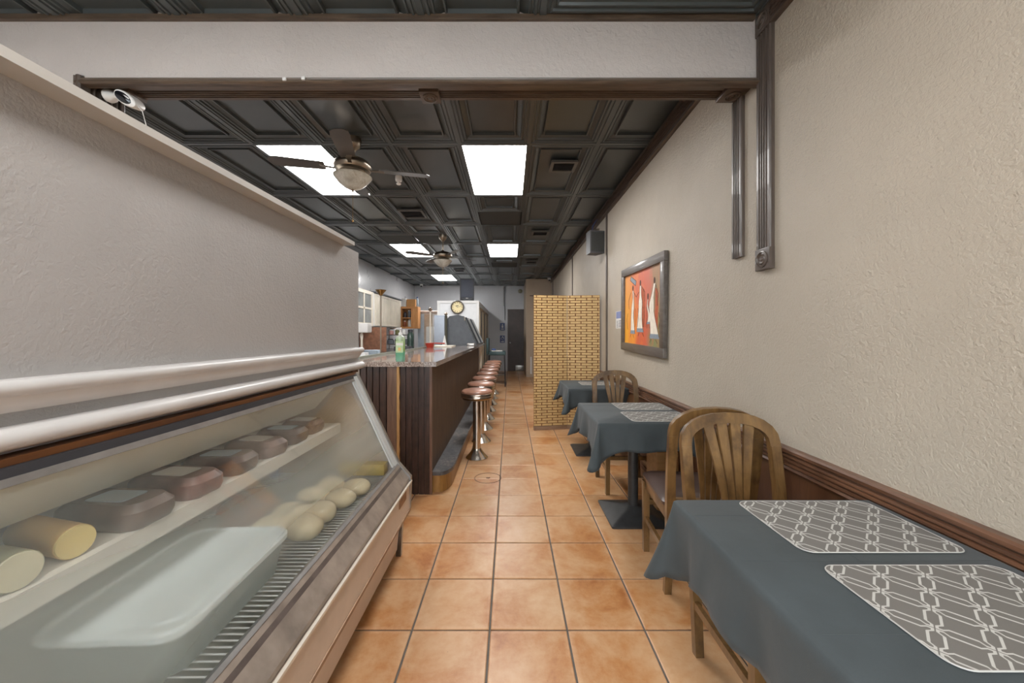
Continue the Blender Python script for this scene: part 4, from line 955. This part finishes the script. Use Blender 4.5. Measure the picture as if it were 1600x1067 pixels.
def fan(x, y, rod, lab, rz):
    g = thing('ceiling_fan', lab, 'ceiling fan', (x, y, ZC), rz, 'ceiling fans with bowl lights')
    bm = BM(); lathe(bm, [(.0, -.105), (.022, -.103), (.03, -.085), (.055, -.065), (.066, -.04), (.07, -.01), (.07, .012)], 24); obj('canopy', bm, M['nickel'], g)
    bm = BM(); lathe(bm, [(.012, -.12 - rod), (.012, -.09)], 12); lathe(bm, [(.03, -.135 - rod), (.024, -.11 - rod), (.014, -.10 - rod)], 14); obj('rod', bm, M['nickel'], g)
    z = -.13 - rod
    bm = BM(); lathe(bm, [(.07, z - .135), (.10, z - .125), (.11, z - .11), (.14, z - .10), (.157, z - .075), (.157, z - .055), (.145, z - .035), (.12, z - .015), (.08, z - .003), (.03, z)], 32); obj('motor_housing', bm, M['nickel'], g)
    bm = BM(); lathe(bm, [(.06, z - .16), (.075, z - .15), (.075, z - .135)], 24); obj('light_fitter', bm, M['nickel'], g)
    bm = BM(); lathe(bm, [(0, z - .265), (.03, z - .262), (.075, z - .24), (.115, z - .205), (.145, z - .17), (.158, z - .15), (.152, z - .148), (.06, z - .155)], 32, cap=False)
    t = M.get('bowl')
    if t is None:
        q = NT('alabaster_glass'); nz_ = q.noise(q.coords(), 9, 5, .7, 1.2); c_ = q.ramp(nz_, [(.3, rgb(168, 164, 150)), (.7, rgb(222, 220, 210))]); q.bsdf(c_, .25, trans=.25); M['bowl'] = q.m
    obj('glass_bowl', bm, M['bowl'], g, label='marbled glass light bowl')
    bm = BM(); lathe(bm, [(0, z - .285), (.01, z - .28), (.006, z - .27), (.016, z - .264), (.0, z - .262)], 12); obj('finial', bm, M['nickel'], g)
    bm = BM(); tube(bm, [(0, 0, z - .28), (0, 0, z - .52)], .0018, 5); lathe(bm, [(0, z - .545), (.009, z - .538), (.009, z - .53), (.003, z - .52)], 10); obj('pull_chain', bm, M['brassy'], g)
    bm = BM(); tube(bm, [(.1, -.05, z - .11), (.105, -.052, z - .21)], .0015, 5); obj('pull_chain', bm, M['brassy'], g)
    for k in range(4):
        a = 2 * PI * k / 4; R = Matrix.Rotation(a, 4, 'Z')
        bm = BM(); ribbon(bm, [(.13, 0, z - .09), (.2, 0, z - .085), (.26, 0, z - .08)], [.03, .03, .07], (0, 0, 1), .006)
        for v in bm.verts: v.co = R @ v.co
        br = obj('blade_bracket', bm, M['nickel'], g)
        bm = BM(); pts = [(.22, -.055), (.56, -.068), (.62, -.06), (.645, -.03), (.65, 0), (.645, .03), (.62, .06), (.56, .068), (.22, .055)]
        extrude(bm, pts, (0, 0, z - .082), (1, 0, 0), (0, 1, 0), (0, 0, .005))
        tw = Matrix.Translation((0, 0, z - .08)) @ Matrix.Rotation(math.radians(9), 4, 'X') @ Matrix.Translation((0, 0, -z + .08))
        for v in bm.verts: v.co = R @ (tw @ v.co)
        obj('blade', bm, M['bladewood'], g)
M['bladewood'] = plain('dark_walnut_blade', rgb(70, 66, 62), .35, var=.1)
fan(-1.36, 3.22, .035, 'nearer brushed metal ceiling fan with marbled bowl and long pull chain', .25)
fan(-1.146, 6.35, .15, 'farther ceiling fan with pale bowl light, above the counter', .6)

bm = BM(); lathe(bm, [(0, -.085), (.02, -.08), (.026, -.07), (.012, -.06), (.012, -.05), (.032, -.045), (.036, -.03), (.036, .01)], 16, (-1.19, 3.98, ZC)); obj('sprinkler_head', bm, M['whitep'], None, 'small pale sprinkler head in the ceiling right of the nearer fan', 'sprinkler')
def dome(x, y, lab):
    g = thing('dome_camera', lab, 'camera', (x, y, ZC), 0, 'small white dome cameras')
    bm = BM(); lathe(bm, [(.03, -.075), (.05, -.055), (.055, -.02), (.058, 0)], 18); obj('housing', bm, M['whitep'], g)
    bm = BM(); bmesh.ops.create_icosphere(bm, subdivisions=2, radius=.032); 
    for v in bm.verts: v.co += Vector((.0, -.022, -.07))
    obj('lens', bm, M['blackp'], g, label='black lens')
dome(1.27 - .09, 11.2, 'small white dome camera at the ceiling above the beige wall'); dome(-3.0, 12.6, 'small white dome camera at the ceiling in the far left corner')
bm = BM(); tube(bm, [(-1.9, 2.95, ZC - .0), (-1.9, 2.95, ZC - .04)], .006, 6); bm.free()

# ------------------------------------------------------------------ far end
bm = BM(); lathe(bm, [(.0, .04), (.04, .038), (.07, .025), (.075, 0)], 20, (.36, YB, 2.83), Matrix.Rotation(PI / 2, 4, 'X')); obj('round_vent', bm, plain('olive_detector', rgb(128, 124, 100), .5), None, 'small round olive grey fitting high on the back wall above the door', 'detector')
for i, x in enumerate((-.225, -.185)):
    bm = BM(); tube(bm, [(x, YB - .02, 2.99), (x, YB - .02, 2.3 - i * .5)], .012, 8); obj('wall_conduit', bm, M['greyp'] if i else M['lamp_f'], None, ('left' if i == 0 else 'right') + ' thin vertical conduit on the back wall left of the door', 'pipe', 'conduits by the door')
def sign(z, kind, lab):
    g = thing('restroom_sign', lab, 'sign', (-.27, YB, z), 0, 'blue signs beside the brown door')
    bm = BM(); box(bm, -.085, .085, -.012, 0, -.13, .13, .004); obj('plate', bm, M['sign_blue'], g)
    bm = BM(); box(bm, -.05, .05, -.014, -.011, -.1, -.07); 
    if kind: lathe(bm, [(.022, 0), (.022, .003)], 14, (0, -.012, .07), Matrix.Rotation(PI / 2, 4, 'X')); box(bm, -.03, .03, -.014, -.011, -.04, .04)
    else: tube(bm, [(.045 * math.cos(a * .5), -.013, .02 + .045 * math.sin(a * .5)) for a in range(11)], .006, 5); lathe(bm, [(.016, 0), (.016, .003)], 12, (0, -.012, .09), Matrix.Rotation(PI / 2, 4, 'X'))
    obj('pictogram', bm, M['whitep'], g, smooth=False)
sign(1.57, 1, 'upper small blue and white sign left of the brown door'); sign(1.13, 0, 'lower small blue and white sign left of the brown door')
bm = BM(); box(bm, .62, .66, 11.345, 11.36, .1, .62, .003); obj('cable_cover', bm, M['whitep'], None, 'short white strip low on the beige wall left of the woven screen', 'strip')
bm = BM(); box(bm, .6, 1.2, 11.335, 11.36, 2.468, 2.49); obj('ledge_strip', bm, M['rail'], None, 'thin brown ledge across the beige wall above the screen', 'ledge')

# white cold-room box with clock
wb = thing('cold_room', 'tall white boxed room with panelled side, behind the grey countertop case', 'cold room', (-1.295, 9.3, 0))
bm = BM(); box(bm, -.511, .511, 0, 3.86, 0, 2.145); obj('body', bm, plain('white_panel', rgb(214, 215, 216), .4, var=.04), wb, smooth=False)
bm = BM(); box(bm, -.52, .52, -.02, 0, 2.085, 2.15); box(bm, -.52, -.46, -.02, 0, 0, 2.085); box(bm, .46, .52, -.02, 0, 0, 2.085); obj('corner_trim', bm, M['whitep'], wb, smooth=False)
for i in range(3):
    bm = BM(); y = .25 + i * 1.2
    for a in ((y, y + .08, .2, 1.98), (y + .95, y + 1.03, .2, 1.98), (y, y + 1.03, 1.93, 2.0), (y, y + 1.03, .18, .26)): box(bm, .511, .53, *a)
    f_ = obj('panel_frame', bm, plain('tan_frame', rgb(176, 160, 134), .5, var=.05), wb, smooth=False)
    bm = BM(); box(bm, .509, .514, y + .06, y + .97, .24, 1.95); obj('panel', bm, plain('grey_infill', rgb(150, 146, 140), .5, var=.05), wb, smooth=False)
ck = thing('wall_clock', 'round wall clock with dark rim on the white boxed room', 'clock', (-1.31, 9.275, 1.985))
Rx = Matrix.Rotation(PI / 2, 4, 'X')
bm = BM(); lathe(bm, [(.135, .0), (.168, .0), (.17, .02), (.16, .04), (.145, .045), (.137, .03), (.135, .01)], 36, (0, 0, 0), Rx); obj('rim', bm, plain('clock_rim', rgb(84, 76, 66), .35, var=.1), ck)
bm = BM(); lathe(bm, [(.137, 0), (.137, .012), (0, .0125)], 36, (0, 0, 0), Rx); obj('dial', bm, plain('cream_dial', rgb(222, 206, 160), .5, var=.04), ck, label='cream dial')
bm = BM()
for k in range(12):
    a = 2 * PI * k / 12; r_ = .112; box(bm, -.005, .005, -.0155, -.012, -.014, .014, 0, Matrix.Rotation(a, 4, 'Y') @ Matrix.Translation((0, 0, r_)))
box(bm, -.028, .028, -.0155, -.012, .03, .045); obj('hour_marks', bm, plain('clock_ink', rgb(60, 50, 40), .6, var=0), ck, smooth=False)
for a, L, w in ((-.9, .065, .009), (1.35, .1, .006)):
    bm = BM(); box(bm, -w / 2, w / 2, -.019, -.016, -.012, L, 0, Matrix.Rotation(a, 4, 'Y')); obj('hand', bm, plain('clock_hand', rgb(50, 42, 36), .5, var=0), ck, smooth=False)
ps = thing('loudspeaker', 'large black loudspeaker standing on top of the white boxed room', 'speaker', (-1.11, 9.62, 2.1455), math.radians(6))
bm = BM(); extrude(bm, [(-.18, -.14), (.18, -.14), (.14, .17), (-.14, .17)], (0, 0, 0), (1, 0, 0), (0, 1, 0), (0, 0, .58)); bevel_all(bm, .015, 2); obj('cabinet', bm, M['blackp'], ps)
bm = BM(); box(bm, -.15, .15, -.152, -.14, .1, .55, .01); obj('grille', bm, plain('black_grille', rgb(62, 66, 78), .6, var=.15, scale=60), ps)
for s in (-1, 1):
    bm = BM(); extrude(bm, [(s * .05, .02), (s * .16, .09), (s * .16, .02)], (0, -.15, 0), (1, 0, 0), (0, 0, 1), (0, .012, 0)); obj('corner_port', bm, plain('port', rgb(18, 18, 20), .5, var=0), ps, smooth=False)
bm = BM(); box(bm, -.03, .03, -.155, -.151, .075, .09); obj('badge', bm, M['steel'], ps, smooth=False)

# narrow grey cooler and white cupboard behind the counter
fr = thing('upright_cooler', 'narrow blue grey upright cooler left of the white boxed room', 'cooler', (-1.68, 8.85, 0))
bm = BM(); box(bm, -.125, .125, 0, .4, 0, 1.76, .008); obj('body', bm, plain('blue_grey', rgb(140, 150, 164), .4, var=.06), fr)
bm = BM(); box(bm, -.12, .12, -.02, 0, .95, 1.72, .004); obj('door', bm, plain('blue_grey2', rgb(150, 158, 170), .35, var=.06), fr); bm = BM(); box(bm, -.12, .12, -.02, 0, .1, .94, .004); obj('door', bm, plain('blue_grey3', rgb(112, 126, 148), .35, var=.06), fr)
cb = thing('tall_cupboard', 'tall white cupboard with a beige door at the back, right of the orange shelf', 'cupboard', (-2.43, 11.0, 0))
bm = BM(); box(bm, -.30, .30, 0, .5, 0, 1.93, .005); obj('body', bm, M['whitep'], cb)
bm = BM(); box(bm, -.29, -.11, -.02, 0, .1, 1.9, .004); obj('door', bm, M['lightblue'], cb); bm = BM(); box(bm, -.1, .14, -.02, 0, .1, 1.9, .004); obj('door', bm, plain('beige_door', rgb(190, 172, 152), .5), cb, label='beige door')
bm = BM(); tube(bm, [(-.3, -.05, 1.96), (.3, -.05, 1.96)], .045, 12); obj('rolled_blind', bm, plain('pinkish_roll', rgb(186, 170, 160), .7), cb, label='pale rolled blind on top')
bm = BM(); box(bm, -2.35, -2.15, 10.4, 10.8, .9, 1.52, .01); obj('plastic_bin', bm, M['paper'], None, 'white bin standing before the beige cupboard door', 'bin')

# wall cabinets on the left
wc = thing('wall_cabinet', 'white wall cabinet with four pane glass door beside the partition end', 'cabinet', (-3.39, 7.6, 1.49))
bm = BM(); box(bm, .004, .32, -.7, .8, 0, .76, .004); obj('body', bm, M['whitep'], wc)
bm = BM()
for a in ((-.3, .7, .0, .07), (-.3, .7, .69, .76), (-.3, -.2, .07, .69), (.6, .7, .07, .69), (.17, .22, .07, .69), (-.2, .6, .36, .40)): box(bm, .32, .342, *a)
dr = obj('door', bm, M['cream'], wc, smooth=False)
for y0, y1 in ((-.2, .17), (.22, .6)):
    for z0, z1 in ((.07, .36), (.40, .69)):
        bm = BM(); box(bm, .322, .328, y0, y1, z0, z1); obj('pane', bm, plain('dim_glass', rgb(120, 122, 120), .08, var=.25, scale=5), dr, smooth=False)
wc2 = thing('wall_cabinet', 'white beadboard wall cabinet left of the orange open shelf', 'cabinet', (-3.39, 9.45, 1.49))
bm = BM(); box(bm, .004, .32, -1.04, .96, 0, .76, .004); obj('body', bm, M['whitep'], wc2)
for y0, y1 in ((-1.02, -.66), (-.62, .93)):
    bm = BM(); box(bm, .32, .335, y0, y1, .02, .74); 
    for a in ((y0, y1, .02, .07), (y0, y1, .69, .74), (y0, y0 + .06, .07, .69), (y1 - .06, y1, .07, .69)): box(bm, .335, .345, *a)
    dr = obj('door', bm, M['cream'], wc2, smooth=False)
    y = y0 + .07
    while y < y1 - .14:
        bm = BM(); box(bm, .330, .344, y + .012, y + .108, .08, .68, .004); obj('bead_board', bm, M['cream'], dr); y += .12
bm = BM(); box(bm, .001, .37, -1.06, 3.0 - 2.0, .762, .79); o = obj('cornice', bm, M['greyp'], wc2, smooth=False, label='grey strip along the top')

# orange open shelf
os_ = thing('open_shelf', 'orange pine open wall shelf holding small dark and white items', 'shelf', (-2.99, 10.5, 1.47))
bm = BM(); W2 = .39; pine = wood('orange_pine', rgb(176, 116, 62), rgb(208, 150, 92), 'Z', .45)
for a in ((-W2, -W2 + .03, 0, .3, 0, .62), (W2 - .14, W2, 0, .3, 0, .62), (-W2 + .03, W2 - .14, 0, .3, 0, .04), (-W2 + .03, W2 - .14, 0, .3, .56, .62), (-W2 + .03, W2 - .14, .28, .3, .04, .56), (-W2 + .03, .12 - .0, 0, .02, .04, .56)): box(bm, *a)
bm.free(); bm = BM()
for a in ((-W2, -.06, 0, .3, 0, .62), (.2, W2, 0, .3, 0, .62), (-.06, .2, 0, .3, 0, .05), (-.06, .2, 0, .3, .56, .62), (-.06, .2, .28, .3, .05, .56)): box(bm, *a)
obj('body', bm, pine, os_, smooth=False)
bm = BM(); box(bm, -.06, .2, 0.01, .28, .29, .31); obj('shelf_board', bm, pine, os_, smooth=False)
def jar(x, y, z, r, h, m, lab, name='jar', cat='jar', lid=None):
    g = thing(name, lab, cat, (x, y, z)); bm = BM(); lathe(bm, [(r * .9, 0), (r, .006), (r, h * .75), (r * .7, h * .85), (r * .7, h * .9)], 14); obj('body', bm, m, g)
    bm = BM(); lathe(bm, [(r * .76, h * .88), (r * .76, h), (0, h)], 14); obj('lid', bm, lid or M['whitep'], g)
dkm = plain('dark_item', rgb(52, 50, 56), .5, var=.1); orm = plain('rust_item', rgb(150, 88, 60), .5, var=.1)
jar(-3.0, 10.62, 1.522, .04, .17, orm, 'rust coloured jar on the lower board of the orange shelf'); jar(-2.87, 10.64, 1.522, .05, .21, M['paper'], 'pale jar on the lower board of the orange shelf')
jar(-2.99, 10.62, 1.782, .05, .16, dkm, 'dark jar on the upper board of the orange shelf', lid=dkm); jar(-2.87, 10.62, 1.782, .05, .21, M['greyp'], 'grey jar on the upper board of the orange shelf')
bm = BM(); box(bm, -3.07, -2.94, 10.52, 10.75, 2.0905, 2.32, .004); obj('carton', bm, M['paper'], None, 'white carton on top of the orange shelf', 'carton')
bm = BM(); box(bm, -2.93, -2.69, 10.54, 10.76, 2.0905, 2.30, .004); obj('cardboard_box', bm, M['card'], None, 'orange brown cardboard box on top of the orange shelf', 'box')
jar(-2.64, 10.6, 2.0905, .03, .28, M['lightblue'], 'slim white bottle with blue cap at the right of the orange shelf top', 'bottle', 'bottle', M['sign_blue'])
jar(-2.56 - .0, 10.72, 2.0905, .03, .17, M['lightblue'], 'short white bottle with blue cap beyond the slim one', 'bottle', 'bottle', M['sign_blue']) if False else None

# back work counter, brown panel, rack with clutter
bc = thing('work_counter', 'white work counter along the left kitchen wall', 'counter', (-2.75, 7.2, 0))
bm = BM(); box(bm, -.62, .62, -2.2, 3.2, 0.1, .88, .004); obj('body', bm, M['whitep'], bc); bm = BM(); box(bm, -.63, .66, -2.22, 3.22, .88, .92, .006); obj('top', bm, M['steel'], bc); bm = BM(); box(bm, -.55, .55, -2.1, 3.1, 0, .1); obj('plinth', bm, M['blackp'], bc, smooth=False)
bm = BM(); box(bm, -3.36, -2.76, 8.3, 8.32, .9215, 1.47, .002); obj('board_panel', bm, plain('brown_mottled_board', rgb(134, 92, 70), .5, var=.3, scale=14), None, 'brown mottled board standing upright on the work counter', 'board')
sl = thing('counter_scale', 'white machine on a slim stem beside the partition end', 'scale', (-2.33, 5.85, .9215))
bm = BM(); box(bm, -.16, .12, -.1, .12, 0, .06, .015); box(bm, -.12, .08, -.07, .09, .06, .11, .015); obj('base', bm, M['whitep'], sl); bm = BM(); lathe(bm, [(.02, .11), (.016, .3), (.026, .38), (.016, .42)], 12); obj('stem', bm, M['cream'], sl); bm = BM(); box(bm, -.17, .13, -.09, .1, .42, .57, .03); obj('head', bm, M['whitep'], sl)
rk = thing('storage_rack', 'grey rack of shelves behind the soap bottle', 'rack', (-2.84, 9.6, .9215))
for z in (.12, .36):
    bm = BM(); box(bm, -.33, .33, -.15, .15, z, z + .02); obj('shelf', bm, M['steel'], rk, smooth=False)
for x in (-.32, .32):
    for y in (-.14, .14): bm = BM(); tube(bm, [(x, y, 0), (x, y, .52)], .01, 6); obj('post', bm, M['steel'], rk)
items = [(-.24, .14, .09, .13, M['greyp'], 'grey pot'), (-.05, .14, .08, .16, dkm, 'black pot'), (.14, .14, .08, .12, M['greyp'], 'small grey pot'), (-.22, .38, .06, .12, plain('pink_item', rgb(176, 132, 124), .6), 'pinkish tub'), (-.06, .38, .06, .14, plain('olive_item', rgb(108, 108, 70), .6), 'olive green tub'), (.1, .38, .05, .13, M['paper'], 'white tub')]
for x, z, r, h, m, nm in items: jar(-2.84 + x, 9.6, .9215 + z, r, h, m, nm + ' on the grey rack, ' + ('lower' if z < .2 else 'upper') + ' shelf', 'pot', 'pot', M['blackp'] if 'pot' in nm else None)
jar(-2.3, 8.6, .9215, .075, .5, plain('dark_green_glass', rgb(48, 62, 56), .15), 'large dark green bottle right of the grey rack', 'bottle', 'bottle', M['blackp'])
bm = BM(); box(bm, -2.5, -2.16, 8.0, 8.25, .9215, 1.05, .01); obj('toaster', bm, dkm, None, 'low black appliance on the work counter behind the soap bottle', 'appliance')
bm = BM(); box(bm, -2.75, -2.45, 6.9, 7.1, .9215, 1.02, .01); obj('towel_stack', bm, M['lightblue'], None, 'folded pale cloths on the work counter', 'cloth')
jar(-2.62, 6.3, .9215, .05, .16, orm, 'rust coloured canister on the work counter by the white machine', 'canister', 'canister')

# uplight pole behind the counter
tl = thing('floor_lamp', 'slim torchiere lamp with cone shade in front of the white cabinets', 'lamp', (-2.02, 5.82, 0))
bm = BM(); lathe(bm, [(.13, 0), (.13, .015), (.02, .04), (.011, .08), (.011, 1.93)], 16); obj('pole', bm, M['nickel'], tl); bm = BM(); lathe(bm, [(.018, 1.92), (.03, 1.94), (.085, 2.01), (.078, 2.012), (.02, 1.95)], 18, cap=False); obj('lamp_shade', bm, M['brassy'], tl)

# things on the bar top
sb = thing('soap_bottle', 'clear pump bottle of green soap at the near end of the granite counter', 'bottle', (-.922, 3.13, 1.1005))
bm = BM(); loft(bm, [(rrect(.07, .045, .02), 0), (rrect(.078, .05, .022), .008), (rrect(.078, .05, .022), .1), (rrect(.078, .05, .022), .19), (rrect(.066, .042, .02), .205), (rrect(.03, .03, .0145), .215)])
t = NT('green_soap'); tcx = t.n('ShaderNodeTexCoord'); sx = t.n('ShaderNodeSeparateXYZ'); t.link(tcx.outputs['Object'], sx.inputs[0])
c = t.ramp(t.math('MULTIPLY', sx.outputs[2], 4.6), [(.0, rgb(140, 196, 172)), (.32, rgb(104, 176, 140)), (.42, rgb(150, 184, 110)), (.8, rgb(172, 196, 150)), (.95, rgb(206, 214, 200))])
t.bsdf(c, .1, trans=.35, coat=.3); obj('body', bm, t.m, sb, label='clear body filled with green soap')
bm = BM(); box(bm, -.03, .03, -.0262, -.0252, .07, .165); lb = obj('bottle_label', bm, plain('soap_label', rgb(176, 196, 150), .5, var=.15, scale=60), sb, smooth=False)
bm = BM(); box(bm, -.028, .03, -.0268, -.0262, .13, .15); obj('label_band', bm, M['paper'], lb, smooth=False); bm = BM(); box(bm, -.012, .012, -.0268, -.0262, .085, .112); obj('label_fruit', bm, yel, lb, smooth=False)
bm = BM(); lathe(bm, [(.016, .213), (.016, .235), (.006, .238), (.005, .265), (.012, .267), (.012, .278), (0, .28)], 14); tube(bm, [(0, 0, .273), (-.03, -.004, .272), (-.042, -.005, .262)], .005, 8); obj('pump', bm, M['whitep'], sb)
rb = thing('red_bowl', 'small red plastic basket on the granite counter before the grey case', 'bowl', (-1.3, 6.05, 1.1005))
bm = BM(); loft(bm, [(rrect(.1, .1, .03), 0), (rrect(.14, .16, .04), .07), (rrect(.15, .17, .045), .075), (rrect(.135, .155, .04), .073), (rrect(.09, .09, .03), .01)], True, True); obj('body', bm, M['red'], rb)
bm = BM(); tube(bm, [(-.06, .09, .06), (.0, .3, .065), (.18, .34, .06)], .012, 6); obj('handle', bm, M['red'], rb)
bm = BM(); box(bm, -1.34, -1.0, 6.35, 6.85, 1.1005, 1.118, .004); obj('cutting_board', bm, M['cream'], None, 'cream cutting board on the granite counter beside the red basket', 'board')
for x, y, h, m, lab in ((-1.345, 6.6 - .32, .6, M['cream'], 'slim pale post with ball top standing at the counter back edge'), (-1.2, 6.97, .56, plain('dark_olive_post', rgb(70, 68, 52), .4), 'dark olive post with finial beside the grey countertop case')):
    g = thing('counter_post', lab, 'post', (x, y, 1.1005)); bm = BM(); lathe(bm, [(.03, 0), (.03, .01), (.012 if h > .58 else .024, .02), (.012 if h > .58 else .024, h)], 12); obj('post_shaft', bm, m, g)
    bm = BM(); lathe(bm, [(.008, h), (.03, h + .02), (.036, h + .04), (.02, h + .06), (0, h + .075)], 12); obj('finial', bm, M['nickel'], g)
bm = BM(); lathe(bm, [(.045, 0), (.045, .01), (.03, .06), (.008, .17), (0, .175)], 16, (-1.2, 6.82, 1.1185)); obj('bell_cone', bm, M['whitep'], None, 'small white cone beside the dark olive post', 'cone')

dc = thing('countertop_case', 'dark grey slant-fronted case at the far end of the granite counter', 'case', (-.91, 7.05, 1.1005))
pf = [(-.28, 0), (-.28, .5), (-.24, .555), (-.07, .585), (.02, .555), (.27, .02), (.27, 0)]
for y in (0, 1.85):
    bm = BM(); extrude(bm, pf, (0, y, 0), (1, 0, 0), (0, 0, 1), (0, .03, 0)); bevel_all(bm, .004); obj('side_panel', bm, M['greyp'], dc)
bm = BM(); box(bm, -.28, .26, .03, 1.85, 0, .02); box(bm, -.28, -.26, .03, 1.85, .02, .5); extrude(bm, [(-.28, .5), (-.24, .553), (-.07, .583), (-.07, .57), (-.24, .54), (-.26, .5)], (0, .03, 0), (1, 0, 0), (0, 0, 1), (0, 1.82, 0)); obj('body', bm, M['blackp'], dc, smooth=False)
for k in range(4):
    y = .38 + k * .42; bm = BM(); ribbon(bm, [(.03, y, .55), (.27, y, .03)], .03, (0, 1, 0), .03); obj('divider', bm, M['steel'] if k % 2 else M['blackp'], dc)
bm = BM(); extrude(bm, [(.0, .55), (.25, .02), (.24, .02), (-.01, .55)], (0, .03, 0), (1, 0, 0), (0, 0, 1), (0, 1.82, 0)); obj('glass_front', bm, M['glass'], dc, smooth=False)
bm = BM(); tube(bm, [(.02, .02, .55), (.05, -.02, .53), (.05, -.02, .47)], .012, 8); obj('latch', bm, M['chrome'], dc)
bm = BM(); box(bm, -.8, -.66, 6.9, 7.03, 1.1005, 1.15, .01); obj('napkin_holder', bm, M['steel'], None, 'low steel napkin holder at the foot of the grey countertop case', 'napkin holder')

# teal bar chair with papers at the end of the row
tch = thing('bar_chair', 'dark teal padded high chair beyond the last stool', 'chair', (-.33, 9.48, 0), math.radians(90))
bm = BM(); box(bm, -.2, .22, -.22, .2, .78, .88, .03); obj('seat', bm, M['teal'], tch)
bm = BM(); box(bm, -.2, .2, .2, .27, .8, 1.22, .03); obj('backrest', bm, M['teal'], tch)
for x in (-.18, .18):
    for y in (-.19, .2): bm = BM(); tube(bm, [(x * 1.1, y * 1.1, 0), (x, y, .79)], .014, 8); obj('leg', bm, M['blackp'], tch)
bm = BM(); tube(bm, [(-.19, -.2, .3), (.19, -.2, .3), (.19, .2, .3), (-.19, .2, .3), (-.19, -.2, .3)], .01, 6); obj('foot_ring', bm, M['blackp'], tch)
bm = BM(); box(bm, -.46, -.2, 9.3, 9.6, .882, .9, .002, None); obj('newspaper', bm, M['paper'], None, 'folded papers on the seat of the teal chair', 'papers')
bm = BM(); box(bm, -.46, -.36, 9.35, 9.53, .901, .95, .015); obj('cloth_bundle', bm, M['sign_blue'], None, 'small dark blue bundle on the papers', 'bundle')
